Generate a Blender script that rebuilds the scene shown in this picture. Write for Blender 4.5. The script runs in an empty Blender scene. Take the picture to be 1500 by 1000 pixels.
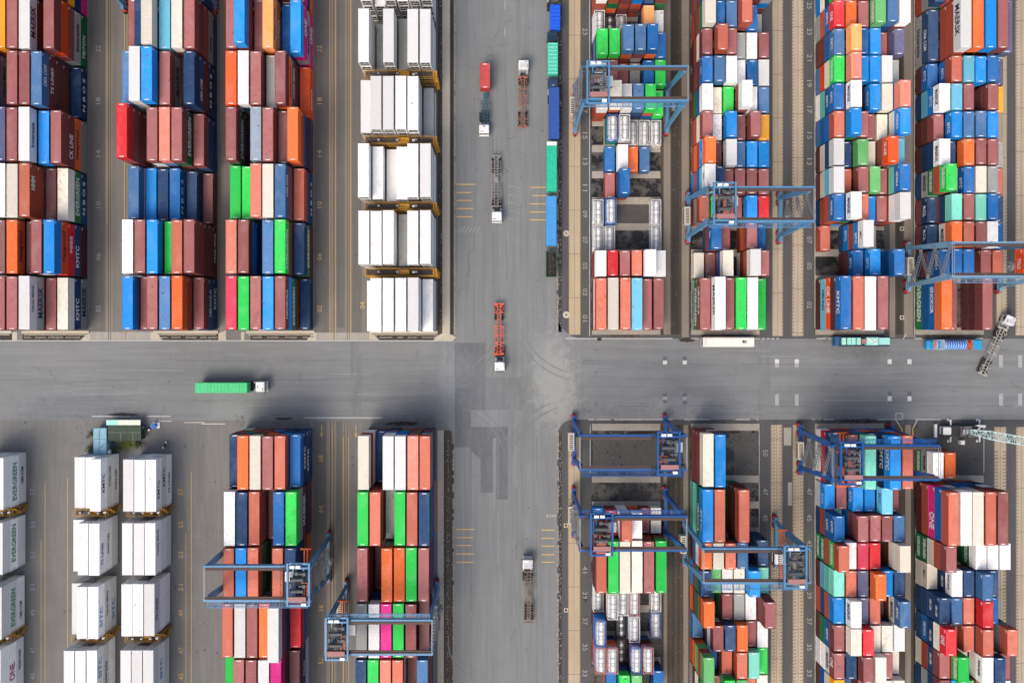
import bpy, math, random
from math import radians as R, pi, sin, cos, atan2, hypot
from mathutils import Vector, Matrix, Euler
random.seed(11)
sc = bpy.context.scene
col = sc.collection
# ------------------------------------------------------------------ camera, sky, sun, exposure
CAM_H = 190.0                     # drone height above the yard, metres
cam = bpy.data.cameras.new('camera'); camo = bpy.data.objects.new('camera', cam); col.objects.link(camo)
camo.location = (0, 0, CAM_H); camo.rotation_euler = (0, 0, 0)
cam.sensor_width = 36; cam.lens = 27.12; cam.shift_x = 0.01; cam.shift_y = -0.01
cam.clip_end = 3000
sc.camera = camo
SUN_EL, SUN_AZ = R(52), R(212)    # azimuth clockwise from north: light comes from the south-west
w = bpy.data.worlds.new('World'); sc.world = w; w.use_nodes = True
nt = w.node_tree; sky = nt.nodes.new('ShaderNodeTexSky'); sky.sky_type = 'NISHITA'; sky.sun_disc = False
sky.sun_elevation = SUN_EL; sky.sun_rotation = SUN_AZ; sky.air_density = 1.0; sky.dust_density = 5.5; sky.ozone_density = 0.5
bg = nt.nodes['Background']; nt.links.new(sky.outputs[0], bg.inputs[0]); bg.inputs[1].default_value = 0.15
sun = bpy.data.lights.new('sun', 'SUN'); sun.energy = 0.95; sun.angle = R(36); sun.color = (1, .94, .86)
suno = bpy.data.objects.new('sun', sun); col.objects.link(suno); suno.location = (-60, -60, 120)
sdir = Vector((sin(SUN_AZ)*cos(SUN_EL), cos(SUN_AZ)*cos(SUN_EL), sin(SUN_EL)))
suno.rotation_euler = sdir.to_track_quat('Z', 'Y').to_euler()
sc.view_settings.view_transform = 'Standard'; sc.view_settings.look = 'None'
sc.view_settings.exposure = 0.42; sc.view_settings.gamma = 1; sc.view_settings.use_curve_mapping = False
sc.render.engine = 'CYCLES'

# ------------------------------------------------------------------ plan survey: 5.946 plan units to the metre
S = 5.946
def X(px): return (px-735.0)/S
def Y(py): return (485.0-py)/S
# ------------------------------------------------------------------ helpers
def link(name, me, parent=None, loc=(0,0,0), rot=(0,0,0)):
    o = bpy.data.objects.new(name, me); col.objects.link(o)
    o.location = loc; o.rotation_euler = rot
    if parent is not None: o.parent = parent
    return o
def tag(o, label=None, cat=None, group=None, kind=None):
    if label: o['label'] = label
    if cat: o['category'] = cat
    if group: o['group'] = group
    if kind: o['kind'] = kind
    return o
def empty(name, loc, rz=0):
    return link(name, None, None, loc, (0,0,rz))
class MB:
    def __init__(s): s.v=[]; s.f=[]; s.m=[]
    def quad(s, pts, mi=0):
        n=len(s.v); s.v += [tuple(p) for p in pts]; s.f.append(tuple(range(n, n+len(pts)))); s.m.append(mi); return s
    def box(s, x0,x1,y0,y1,z0,z1, mi=0):
        if x0>x1: x0,x1=x1,x0
        if y0>y1: y0,y1=y1,y0
        if z0>z1: z0,z1=z1,z0
        n=len(s.v)
        s.v += [(x0,y0,z0),(x1,y0,z0),(x1,y1,z0),(x0,y1,z0),(x0,y0,z1),(x1,y0,z1),(x1,y1,z1),(x0,y1,z1)]
        for q in ((3,2,1,0),(4,5,6,7),(0,1,5,4),(1,2,6,5),(2,3,7,6),(3,0,4,7)):
            s.f.append(tuple(n+i for i in q)); s.m.append(mi)
        return s
    def bar(s, a, b, wd=.1, hg=None, mi=0, wd2=None, hg2=None):
        """box beam from a to b"""
        hg = hg or wd; wd2 = wd2 or wd; hg2 = hg2 or hg
        a=Vector(a); b=Vector(b); d=(b-a).normalized()
        up = Vector((0,0,1)) if abs(d.z)<.95 else Vector((0,1,0))
        sx = d.cross(up).normalized(); uz = sx.cross(d).normalized()
        n=len(s.v)
        for p,ww,hh in ((a,wd,hg),(b,wd2,hg2)):
            for i,j in ((-1,-1),(1,-1),(1,1),(-1,1)):
                s.v.append(tuple(p+sx*(i*ww/2)+uz*(j*hh/2)))
        for q in ((0,1,2,3),(7,6,5,4),(0,4,5,1),(1,5,6,2),(2,6,7,3),(3,7,4,0)):
            s.f.append(tuple(n+i for i in q)); s.m.append(mi)
        return s
    def cyl(s, a, b, r, seg=12, mi=0, r2=None, cap=True):
        r2 = r if r2 is None else r2
        a=Vector(a); b=Vector(b); d=(b-a).normalized()
        up = Vector((0,0,1)) if abs(d.z)<.95 else Vector((1,0,0))
        sx = d.cross(up).normalized(); uz = sx.cross(d).normalized()
        n=len(s.v)
        for p,rr in ((a,r),(b,r2)):
            for i in range(seg):
                t=2*pi*i/seg; s.v.append(tuple(p+sx*(rr*cos(t))+uz*(rr*sin(t))))
        for i in range(seg):
            j=(i+1)%seg; s.f.append((n+i,n+seg+i,n+seg+j,n+j)); s.m.append(mi)
        if cap:
            s.f.append(tuple(n+i for i in range(seg))); s.m.append(mi)
            s.f.append(tuple(n+seg+i for i in reversed(range(seg)))); s.m.append(mi)
        return s
    def dome(s, a, r, L, axis=1, seg=12, rings=3, mi=0):
        """shallow end cap at point a, bulging along +-y by L"""
        n=len(s.v); a=Vector(a)
        for k in range(rings):
            t=k/rings*pi/2
            for i in range(seg):
                p=2*pi*i/seg; s.v.append((a.x+r*cos(t)*cos(p), a.y+L*sin(t), a.z+r*cos(t)*sin(p)))
        s.v.append((a.x,a.y+L,a.z)); top=len(s.v)-1
        for k in range(rings-1):
            for i in range(seg):
                j=(i+1)%seg; q=(n+k*seg+i,n+k*seg+j,n+(k+1)*seg+j,n+(k+1)*seg+i)
                s.f.append(q if L<0 else q[::-1]); s.m.append(mi)
        for i in range(seg):
            j=(i+1)%seg; q=(n+(rings-1)*seg+i,n+(rings-1)*seg+j,top); s.f.append(q if L<0 else q[::-1]); s.m.append(mi)
        return s
    def add(s, o, off=(0,0,0), mmap=None, rz=0):
        n=len(s.v); c,sn=cos(rz),sin(rz)
        s.v += [(x*c-y*sn+off[0], x*sn+y*c+off[1], z+off[2]) for x,y,z in o.v]
        s.f += [tuple(n+i for i in f) for f in o.f]
        s.m += [mmap[m] if mmap is not None else m for m in o.m]
        return s
    def mesh(s, name, mats=(), smooth=False):
        me=bpy.data.meshes.new(name); me.from_pydata(s.v, [], s.f)
        for m in mats: me.materials.append(m)
        if len(mats)>1: me.polygons.foreach_set('material_index', s.m)
        if smooth: me.polygons.foreach_set('use_smooth', [True]*len(s.f))
        me.update(); return me
    def build(s, name, mats, parent=None, loc=(0,0,0), rz=0, smooth=False):
        if not isinstance(mats,(list,tuple)): mats=[mats]
        return link(name, s.mesh(name, mats, smooth), parent, loc, (0,0,rz))
def omat(o, m, slot=0):
    o.material_slots[slot].link='OBJECT'; o.material_slots[slot].material=m

# ------------------------------------------------------------------ materials
class NB:
    def __init__(s, name):
        s.m=bpy.data.materials.new(name); s.m.use_nodes=True; s.t=s.m.node_tree; s.N=s.t.nodes; s.L=s.t.links
        s.b=s.N['Principled BSDF']
        g=s.N.new('ShaderNodeNewGeometry'); s.pos=g.outputs['Position']
    def put(s, k, v):
        if hasattr(v,'links') or isinstance(v,bpy.types.NodeSocket): s.L.new(v,k)
        else: k.default_value=v
    def mapping(s, scale, loc=(0,0,0), rot=(0,0,0), src=None):
        n=s.N.new('ShaderNodeMapping'); n.inputs['Scale'].default_value=scale; n.inputs['Location'].default_value=loc; n.inputs['Rotation'].default_value=rot
        s.L.new(src or s.pos, n.inputs[0]); return n.outputs[0]
    def noise(s, scale=1, detail=4, rough=.55, vec=None, dist=0):
        n=s.N.new('ShaderNodeTexNoise'); n.inputs['Scale'].default_value=scale; n.inputs['Detail'].default_value=detail
        n.inputs['Roughness'].default_value=rough; n.inputs['Distortion'].default_value=dist
        s.L.new(vec or s.pos, n.inputs['Vector']); return n.outputs['Fac']
    def voro(s, scale, vec=None):
        n=s.N.new('ShaderNodeTexVoronoi'); n.inputs['Scale'].default_value=scale; s.L.new(vec or s.pos, n.inputs['Vector']); return n.outputs['Distance'], n.outputs['Color']
    def ramp(s, fac, p0, p1, v0=0, v1=1):
        n=s.N.new('ShaderNodeMapRange'); n.clamp=True
        s.L.new(fac,n.inputs[0]); n.inputs[1].default_value=p0; n.inputs[2].default_value=p1; n.inputs[3].default_value=v0; n.inputs[4].default_value=v1
        return n.outputs[0]
    def math(s, op, a, b=0, clamp=False):
        n=s.N.new('ShaderNodeMath'); n.operation=op; n.use_clamp=clamp; s.put(n.inputs[0],a); s.put(n.inputs[1],b); return n.outputs[0]
    def mix(s, fac, a, b, mode='MIX'):
        n=s.N.new('ShaderNodeMix'); n.data_type='RGBA'; n.blend_type=mode
        s.put(n.inputs[0],fac)
        for i,v in ((6,a),(7,b)):
            if isinstance(v,tuple): n.inputs[i].default_value=(*v[:3],1)
            else: s.L.new(v,n.inputs[i])
        return n.outputs[2]
    def out(s, colr, rough=.7, metal=0, bump=None, bs=.3, bd=.02, spec=None):
        if isinstance(colr,tuple): s.b.inputs['Base Color'].default_value=(*colr[:3],1)
        else: s.L.new(colr,s.b.inputs['Base Color'])
        s.put(s.b.inputs['Roughness'],rough); s.b.inputs['Metallic'].default_value=metal
        if spec is not None: s.b.inputs['Specular IOR Level'].default_value=spec
        if bump is not None:
            n=s.N.new('ShaderNodeBump'); n.inputs['Strength'].default_value=bs; n.inputs['Distance'].default_value=bd
            s.L.new(bump,n.inputs['Height']); s.L.new(n.outputs[0],s.b.inputs['Normal'])
        return s.m
def rnd_socket(b):
    """per-container random number, from a custom property or a face attribute"""
    a=b.N.new('ShaderNodeAttribute'); a.attribute_type='OBJECT'; a.attribute_name='wear'
    c=b.N.new('ShaderNodeAttribute'); c.attribute_type='GEOMETRY'; c.attribute_name='wear'
    return b.math('ADD', a.outputs['Fac'], c.outputs['Fac'])
def paint(name, c, roof=False, light=False):
    b=NB(name+('_roof' if roof else '_paint')); r=rnd_socket(b)
    v=b.N.new('ShaderNodeCombineXYZ'); b.L.new(r,v.inputs[2]); 
    off=b.N.new('ShaderNodeVectorMath'); off.operation='SCALE'; off.inputs[3].default_value=53.0; b.L.new(v.outputs[0],off.inputs[0])
    ad=b.N.new('ShaderNodeVectorMath'); ad.operation='ADD'; b.L.new(b.pos,ad.inputs[0]); b.L.new(off.outputs[0],ad.inputs[1]); P=ad.outputs[0]
    base=c
    if roof:   # weather-bleached roof sheet, its colour also brightened for the light falling on top
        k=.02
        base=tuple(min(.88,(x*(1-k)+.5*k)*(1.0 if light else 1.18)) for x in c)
        if name in ('container_maroon','container_dark_maroon','container_rust_red'): base=(min(.6,base[0]*1.4),base[1]*1.6+.012,base[2]*1.7+.012)  # maroon and rust roofs lifted further, top light mixed into the faded colour
    lo=tuple(x*.72 for x in base); hi=tuple(min(1,x*1.18+.012) for x in base)
    cc=b.mix(b.ramp(r,.02,1),lo,hi)
    n1=b.noise(.9,5,.65,P); n2=b.noise(6,4,.6,P); 
    st=b.noise(1,3,.6,b.mapping((7,.35,1.2) if roof else (.5,3.5,.18),src=P))
    dustc=tuple(.22+.5*x for x in base) if not light else (.50,.44,.36)
    cc=b.mix(b.math('MULTIPLY',b.ramp(n1,.45,.75),.13 if roof else .10),cc,dustc)
    cc=b.mix(b.math('MULTIPLY',b.ramp(st,.5,.8),.16),cc,tuple(x*.45+.03 for x in base))
    if roof:   # shallow ribs hold grime, water marks pool on some roofs, scuffs and patches on others
        wm=b.noise(.55,6,.7,b.mapping((1,.6,1),(31,5,2),src=P),1.5)
        cc=b.mix(b.math('MULTIPLY',b.math('MULTIPLY',b.ramp(wm,.52,.60),b.ramp(r,.25,.9,0,1)),.42 if light else .34),cc,tuple(x*.5+.03 for x in base))
        bl=b.noise(.38,3,.5,b.mapping((1,.5,1),(3,55,2),src=P))
        cc=b.mix(b.math('MULTIPLY',b.ramp(bl,.5,.72),.30 if not light else .10),cc,tuple(x*.75+.16 for x in base))
        dd,dc=b.voro(.55,P); sp=b.math('MULTIPLY',b.ramp(dd,.20,.12),b.ramp(b.noise(.3,2,.5,b.mapping((1,1,1),(9,9,9),src=P)),.55,.6))
        cc=b.mix(b.math('MULTIPLY',b.math('MULTIPLY',sp,b.ramp(r,.55,.8)),.5),cc,(.045,.035,.03))
    rs=b.math('MULTIPLY',b.ramp(n2,.56,.66),b.ramp(b.noise(.45,2,.5,P),.44,.60))
    rs=b.math('MULTIPLY',rs,b.ramp(r,.30,1,.15,.95))
    cc=b.mix(rs,cc,(.19,.085,.04))
    return b.out(cc,b.ramp(n1,.3,.8,.5,.7),0,b.noise(3,3,.5,P),.15,.03,spec=.10)
COL={ # real paint colours, linear
 'm':((.205,.050,.045),'maroon'),'M':((.110,.028,.026),'dark maroon'),'r':((.40,.075,.040),'rust red'),'v':((.46,.055,.055),'red'),
 'R':((.58,.016,.022),'bright red'),'o':((.72,.135,.025),'orange'),'O':((.76,.075,.008),'red-orange'),
 'y':((.86,.33,.012),'amber yellow'),'a':((.84,.32,.10),'apricot'),'q':((.58,.04,.085),'crimson pink'),
 'K':((.62,.012,.21),'magenta'),'b':((.003,.235,.66),'azure blue'),'B':((.003,.115,.36),'mid blue'),
 'n':((.010,.048,.135),'navy blue'),'s':((.055,.155,.33),'steel blue'),'c':((.14,.50,.68),'pale cyan'),
 'g':((.012,.50,.065),'bright green'),'G':((.010,.17,.060),'dark green'),'l':((.12,.40,.13),'pale green'),
 't':((.17,.56,.44),'mint green'),'w':((.80,.80,.79),'white'),'W':((.76,.71,.60),'cream'),
 'e':((.30,.31,.30),'grey'),'u':((.085,.088,.17),'slate purple'),'x':((.22,.27,.32),'rusty blue-grey'),
 'p':((.66,.20,.14),'salmon pink'),'T':((.5,.5,.5),'silver')}
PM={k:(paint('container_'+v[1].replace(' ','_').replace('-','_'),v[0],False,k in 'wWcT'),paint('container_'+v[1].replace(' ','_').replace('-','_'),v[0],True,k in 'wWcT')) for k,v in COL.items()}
def simple(name, c, rough=.6, metal=0, var=.25, sc_=2.0, dirt=(.12,.09,.07), dk=.25, spec=.4):
    b=NB(name); n=b.noise(sc_,5,.6); n2=b.noise(sc_*4,3,.6)
    cc=b.mix(b.ramp(n,.3,.75,0,var),c,tuple(x*.55 for x in c))
    cc=b.mix(b.math('MULTIPLY',b.ramp(n2,.5,.8),dk),cc,dirt)
    return b.out(cc,rough,metal,n2,.1,.01,spec)
white_paint=simple('white_paint',(.78,.78,.77),.4)
black_rubber=simple('black_rubber',(.018,.018,.018),.85)
dark_steel=simple('dark_steel',(.035,.037,.04),.55)
grey_steel=simple('grey_steel',(.30,.31,.32),.45,.3)
galv=simple('galvanised_steel',(.34,.36,.38),.55,.2)
red_hub=simple('red_hub_paint',(.48,.03,.035),.5)
glass=simple('dark_glass',(.012,.016,.02),.12,0,.1,spec=.6)
orange_paint=simple('orange_paint',(.80,.14,.02),.5)
yellow_steel=simple('yellow_rack_paint',(.55,.28,.02),.5,var=.5,dk=.5)
brown_rail=simple('rusty_rail',(.085,.055,.045),.7)
pinkplate=simple('faded_red_plate',(.36,.17,.16),.7)
grating_dark=simple('grating_steel',(.06,.045,.035),.7)
machinery_grey=simple('machinery_grey',(.075,.08,.085),.5)
tread_steel=simple('worn_stair_steel',(.16,.17,.18),.6)
crane_light=simple('crane_light_blue',(.090,.25,.44),.45,var=.35,dk=.2)
crane_deep=simple('crane_deep_blue',(.006,.085,.30),.42,var=.3,dk=.12)
crane_pale=simple('crane_pale_blue',(.17,.32,.46),.5,var=.3,dk=.2)
white_letter=simple('white_lettering',(.8,.8,.8),.5,dk=.1)
navy_letter=simple('navy_lettering',(.010,.016,.05),.5,dk=.05)
green_letter=simple('green_lettering',(.008,.22,.09),.5,dk=.05)
blue_letter=simple('blue_lettering',(.02,.20,.55),.5,dk=.05)
magenta_letter=simple('magenta_lettering',(.5,.01,.2),.5,dk=.05)
red_letter=simple('red_lettering',(.45,.02,.02),.5,dk=.05)
tarp_green=simple('green_tarpaulin',(.015,.50,.30),.55,var=.5,sc_=.9)
leaf=simple('shrub_leaf',(.035,.075,.018),.6,var=.6,sc_=3)
leaf_y=simple('yellow_green_leaf',(.16,.20,.015),.6,var=.6,sc_=3)
twig=simple('twig_bark',(.09,.06,.04),.9)
soil_rubble=simple('rubble_stone',(.30,.28,.25),.9,var=.6)

def ground(name, c, c2=None, streak=None, var=.5, fine=.25, rough=.85, stains=(), cracks=0, spots=0):
    b=NB(name); c2=c2 or tuple(x*.72 for x in c)
    big=b.noise(.035,5,.6); med=b.noise(.25,5,.65); fin=b.noise(5,4,.7)
    cc=b.mix(b.ramp(big,.3,.7,0,var),c,c2)
    cc=b.mix(b.ramp(med,.42,.75,0,.35),cc,tuple(x*1.25 for x in c))
    if streak:
        s1=b.noise(1,5,.6,b.mapping(streak)); s2=b.noise(2.3,4,.6,b.mapping(tuple(x*1.7 for x in streak),(13,7,0)))
        cc=b.mix(b.ramp(s1,.40,.75,0,.5),cc,tuple(x*.62 for x in c))
        cc=b.mix(b.ramp(s2,.50,.80,0,.4),cc,tuple(min(1,x*1.5) for x in c))
    cc=b.mix(b.ramp(fin,.35,.8,0,fine),cc,tuple(x*.6 for x in c))
    for (px,py,rx,ry,sc3,k) in stains:
        mp=b.mapping((1/rx,1/ry,0),(-X(px)/rx,-Y(py)/ry,0))
        ln=b.N.new('ShaderNodeVectorMath'); ln.operation='LENGTH'; b.L.new(mp,ln.inputs[0])
        d=b.math('ADD',ln.outputs['Value'],b.ramp(b.noise(.55,8,.78,None,.8),.25,.75,-.75,.75))
        cc=b.mix(b.math('MULTIPLY',b.ramp(d,1.2,.45),k*.72),cc,sc3)
    if spots:
        dd,_=b.voro(.42); m=b.math('MULTIPLY',b.ramp(dd,.16,.09),b.ramp(b.noise(.08,3,.5),.5,.62)); cc=b.mix(b.math('MULTIPLY',m,spots),cc,tuple(x*.25 for x in c))
    return b.out(cc,rough,0,fin,.25,.02,spec=.3)
road_stains=((812,560,5.5,11,(.33,.34,.31),.75),(800,520,5,8,(.28,.29,.28),.5),(668,560,4,9,(.27,.29,.30),.45),(700,590,9,8,(.24,.27,.29),.35),
 (830,600,6,5,(.30,.29,.27),.5),(940,612,14,4,(.30,.31,.31),.45),(930,606,13,3,(.06,.06,.06),.45),(300,545,26,5,(.10,.11,.12),.35),(120,600,14,5,(.10,.115,.13),.5),
 (330,600,5,4,(.27,.29,.29),.4),(1275,515,4,3,(.10,.10,.10),.5),(990,598,7,4,(.33,.34,.34),.4),(1200,590,12,6,(.115,.12,.125),.35),(640,600,9,5,(.12,.125,.13),.4),(1250,505,10,3,(.11,.11,.11),.4),(100,520,18,4,(.24,.25,.26),.3))
RC=(.196,.205,.207)
asphalt_ns=ground('avenue_asphalt',RC,streak=(.55,.018,1),var=.25,fine=.18,stains=road_stains)
asphalt_ew=ground('crossroad_asphalt',RC,streak=(.018,.5,1),var=.25,fine=.18,stains=road_stains)
asphalt_yard=ground('dark_lane_asphalt',(.088,.089,.090),streak=(.7,.03,1),var=.4,fine=.3)
patch_mat=ground('asphalt_patch_dark',(.140,.148,.156),streak=(.3,.05,1),var=.5,fine=.25,stains=((668,545,4,6,(.24,.26,.27),.4),(700,560,5,9,(.19,.205,.22),.4)))
patch_mid=ground('asphalt_patch_mid',(.182,.19,.193),streak=(.3,.05,1),var=.4,fine=.2)
yard_brown=ground('left_yard_concrete',(.188,.178,.162),streak=(.6,.02,1),var=.45,fine=.35,spots=.5)
yard_low=ground('lower_yard_asphalt',(.178,.176,.169),streak=(.35,.02,1),var=.5,fine=.3,spots=.6)
yard_dark=ground('left_lane_dark',(.143,.137,.127),streak=(.8,.02,1),var=.5,fine=.35,spots=.6)
runway=ground('beige_runway_concrete',(.44,.365,.265),streak=(.8,.02,1),var=.5,fine=.3)
runway_l=ground('left_runway_concrete',(.235,.208,.175),streak=(1.2,.02,1),var=.5,fine=.35)
pad_concrete=ground('pale_pad_concrete',(.36,.34,.30),streak=(.5,.06,1),var=.6,fine=.5)
apron_mat=ground('cream_apron_concrete',(.50,.45,.36),var=.6,fine=.4)
beam_mat=ground('weathered_beam_concrete',(.40,.365,.31),c2=(.20,.18,.155),streak=(.9,.9,1),var=.8,fine=.6,spots=.7)
dirt=ground('dirt_strip',(.085,.070,.055),c2=(.040,.034,.028),streak=(.8,.06,1),var=.9,fine=.5)
dark_gutter=ground('dark_gutter',(.050,.045,.040),streak=(.8,.08,1),var=.8,fine=.5)
def pit():
    b=NB('wet_black_ground'); n=b.noise(.22,5,.7); f=b.noise(3,4,.7)
    cc=b.mix(b.ramp(n,.48,.56),(.020,.019,.018),(.105,.098,.090)); cc=b.mix(b.ramp(f,.4,.8,0,.5),cc,(.03,.028,.025))
    return b.out(cc,b.ramp(n,.48,.56,.25,.9),0,f,.3,.03,spec=.3)
pit_mat=pit()
yellow_line=simple('yellow_road_paint',(.62,.41,.14),.8,var=.5,sc_=1.2,dirt=(.2,.19,.18),dk=.7)
white_line=simple('white_road_paint',(.62,.61,.58),.8,var=.3,sc_=1.5,dirt=(.2,.2,.2),dk=.55)
grey_line=simple('worn_grey_paint',(.36,.37,.37),.85,var=.5,sc_=1.5,dirt=(.2,.2,.2),dk=.6)

# ------------------------------------------------------------------ lettering
_txt={}
def text_mesh(t, width, height, bold=.02):
    key=(t,round(width,2),round(height,2))
    if key in _txt: return _txt[key]
    cu=bpy.data.curves.new('lettering','FONT'); cu.body=t; cu.align_x='CENTER'; cu.align_y='CENTER'; cu.resolution_u=2; cu.offset=bold; cu.extrude=.004
    o=bpy.data.objects.new('lettering',cu); col.objects.link(o)
    dg=bpy.context.evaluated_depsgraph_get(); me=bpy.data.meshes.new_from_object(o.evaluated_get(dg))
    bpy.data.objects.remove(o); bpy.data.curves.remove(cu)
    if not me.vertices: return None
    xs=[v.co.x for v in me.vertices]; ys=[v.co.y for v in me.vertices]
    wx=max(xs)-min(xs); hy=max(ys)-min(ys); cx=(max(xs)+min(xs))/2; cy=(max(ys)+min(ys))/2
    for v in me.vertices: v.co.x=(v.co.x-cx)*width/wx; v.co.y=(v.co.y-cy)*height/hy
    me.materials.clear(); me.materials.append(white_letter); _txt[key]=me; return me

# ------------------------------------------------------------------ the ground
def sheet(name, rects, mat, z, poly=None, kind='structure'):
    m=MB()
    if name=='asphalt_patch':      # hand-laid patches have ragged edges
        poly=list(poly or [])
        for (x0,x1,y0,y1) in rects:
            c=[(x0,y0),(x1,y0),(x1,y1),(x0,y1)]; pp=[]
            for i in range(4):
                a,b_=c[i],c[(i+1)%4]; n=max(2,int(hypot(b_[0]-a[0],b_[1]-a[1])/2.5))
                for k in range(n): pp.append((a[0]+(b_[0]-a[0])*k/n+random.gauss(0,.3),a[1]+(b_[1]-a[1])*k/n+random.gauss(0,.3)))
            poly.append(pp)
        rects=[]
    for (x0,x1,y0,y1) in rects: m.quad([(X(x0),Y(y1),z),(X(x1),Y(y1),z),(X(x1),Y(y0),z),(X(x0),Y(y0),z)])
    for p in (poly or []):
        pts=[(X(a),Y(b),z) for a,b in p]
        ar=sum(pts[i][0]*pts[(i+1)%len(pts)][1]-pts[(i+1)%len(pts)][0]*pts[i][1] for i in range(len(pts)))
        m.quad(pts if ar>0 else pts[::-1])
    o=m.build(name,mat); o['kind']=kind; return o
T,Bm=-560,1560
sheet('ground',[(-4000,5500,-4000,5000)],yard_low,0)
sheet('left_yard_floor',[(-700,668,T,499)],yard_brown,.004)
sheet('right_yard_floor',[(815,2200,T,496),(815,2200,614,Bm)],asphalt_yard,.004)
sheet('crossroad',[(-700,668,499,615),(815,2200,496,614)],asphalt_ew,.008)
# avenue with rounded corners into the crossroad
pl=[(668,T),(815,T),(815,455)]
for i in range(0,9): t=i/8*pi/2; pl.append((855-40*cos(t),455+41*sin(t)))
pl+= [(855,614)]
for i in range(0,7): t=i/6*pi/2; pl.append((840-24*sin(t),614+26*(1-cos(t))+0))
pl+=[(816,Bm),(665,Bm),(665,650)]
for i in range(0,7): t=i/6*pi/2; pl.append((665-25*(1-cos(t)),650-35*sin(t)))
pl+=[(640,499),(668,499)]
sheet('avenue',[],asphalt_ns,.012,[pl])
sheet('asphalt_patch',[(666,711,502,600),(666,690,600,655)],patch_mat,.016)
sheet('asphalt_patch',[(711,770,552,600)],patch_mid,.016)
sheet('asphalt_patch',[(704,722,641,721),(727,744,641,731),(690,744,625,640.9)],patch_mat,.024,[[(690.1,641),(690.1,660),(703.9,672),(703.9,641)]])
sheet('asphalt_patch',[(1110,1128,496,614)],patch_mid,.020)
sheet('asphalt_patch',[(514,530,499,614)],patch_mid,.020)
# long strips of the left yard
sheet('dark_lane',[(131,154,T,485),(461,482,T,498),(516,530,T,498),(493,505,T,480),(459,478,617,Bm),(493,501,617,Bm)],yard_dark,.008)
sheet('crane_runway',[(155,165,T,498),(181,189,T,498),(322,331,T,498),(485,493,T,498),(506,515,T,498),(479,492,617,Bm),(502,512,617,Bm)],runway_l,.012)
m=MB()
for (x0,x1,ya,yb) in ((489,489.7,T,498),(508.5,509.2,T,498),(512,512.6,T,498),(158.5,159.2,T,498),(162,162.6,T,498),(184,184.6,T,498),(484,484.8,617,Bm),(488,488.7,617,Bm),(505,505.6,617,Bm),(509,509.5,617,Bm)):
    m.box(X(x0),X(x1),Y(yb),Y(ya),.0,.022)
m.build('rail_groove',dark_gutter)['kind']='structure'
sheet('pale_apron',[(131,221,486,498)],pad_concrete,.016)
sheet('concrete_path',[(648,659,T,488),(641,650,630,Bm)],apron_mat,.012,[[(648,488),(659,488),(668,494),(664,498),(634,498),(640,492)]])
sheet('dirt_verge',[(641,648,T,490),(650,662,630,Bm)],dirt,.008)
sheet('avenue_gutter',[(659.5,664.5,T,490),(662,664.6,650,Bm),(818,823,T,486),(818.5,823,632,Bm)],dark_gutter,.012)
# right yard strips
RW=[(833,850.5,T,490),(1131,1147,T,492),(1160,1177,T,492),(1459,1475,T,491),(1487,1504,T,491),(832,850,640,Bm),(1129,1146,622,Bm),(1161,1177,622,Bm),(1456,1474,625,Bm),(1488,1505,625,Bm)]
sheet('crane_runway',RW,runway,.012)
sheet('block_margin',[(968,1011,T,490),(1302,1340,T,490),(968,1011,622,Bm),(1296,1345,622,Bm)],dirt,.008)
sheet('concrete_strip',[(972,982,T,490),(998.5,1009,T,494),(1303,1311,T,494),(1324,1337,T,494),(972,977,690,Bm),(1001,1008,622,Bm),(1326,1334,622,Bm)],runway_l,.012)
sheet('dark_drain',[(984,995,T,490),(1313,1321,T,490),(984,988,622,Bm),(992,996,622,Bm),(1336,1340,640,Bm)],dark_gutter,.012)
# hatching painted along the runway edges, joints across them
m=MB(); mj=MB(); mdk=MB()
def hatch(x0,x1,ya,yb,step=5.0,sl=1.5,th=1.3):
    y=ya; mm=m if x0<1000 else mdk
    while y<yb:
        mm.quad([(X(x0),Y(y+sl+th),.016),(X(x1),Y(y+th),.016),(X(x1),Y(y),.016),(X(x0),Y(y+sl),.016)]); y+=step
for (a,b_,ya,yb) in ((834,840,-60,488),(844,850,-60,488),(1145,1148,-60,490),(1160,1163,-60,490),(1174,1177,-60,490),(1472,1475,300,490),(1487,1490,-60,490),(833,838.5,690,1060),(844,849.5,690,1060),(1131,1135,624,1060),(1142,1146,624,1060),(1162,1166,690,1060),(1172,1176,624,1060),(1457,1462,660,1060),(1469,1474,660,1060),(1489,1491.5,625,1060)):
    hatch(a,b_,ya,yb)
m.build('hatch_marking',simple('ochre_hatch',(.50,.36,.13),.8,var=.5,dirt=(.3,.26,.2),dk=.5))['kind']='structure'; mdk.build('hatch_marking',simple('brown_hatch',(.17,.125,.07),.8,var=.5,dirt=(.3,.26,.2),dk=.5))['kind']='structure'
for (x0,x1,ya,yb) in RW:
    y=max(ya,-60)+random.uniform(10,50)
    while y<min(yb,1060): mj.box(X(x0),X(x1),Y(y),Y(y+.5),0,.018); y+=64
    for xe in (x0+.5,x1-.5,(x0+x1)/2): mj.box(X(xe-.22),X(xe+.22),Y(min(yb,1060)),Y(max(ya,-60)),0,.0175)
mj.build('runway_joint',brown_rail)['kind']='structure'
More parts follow.
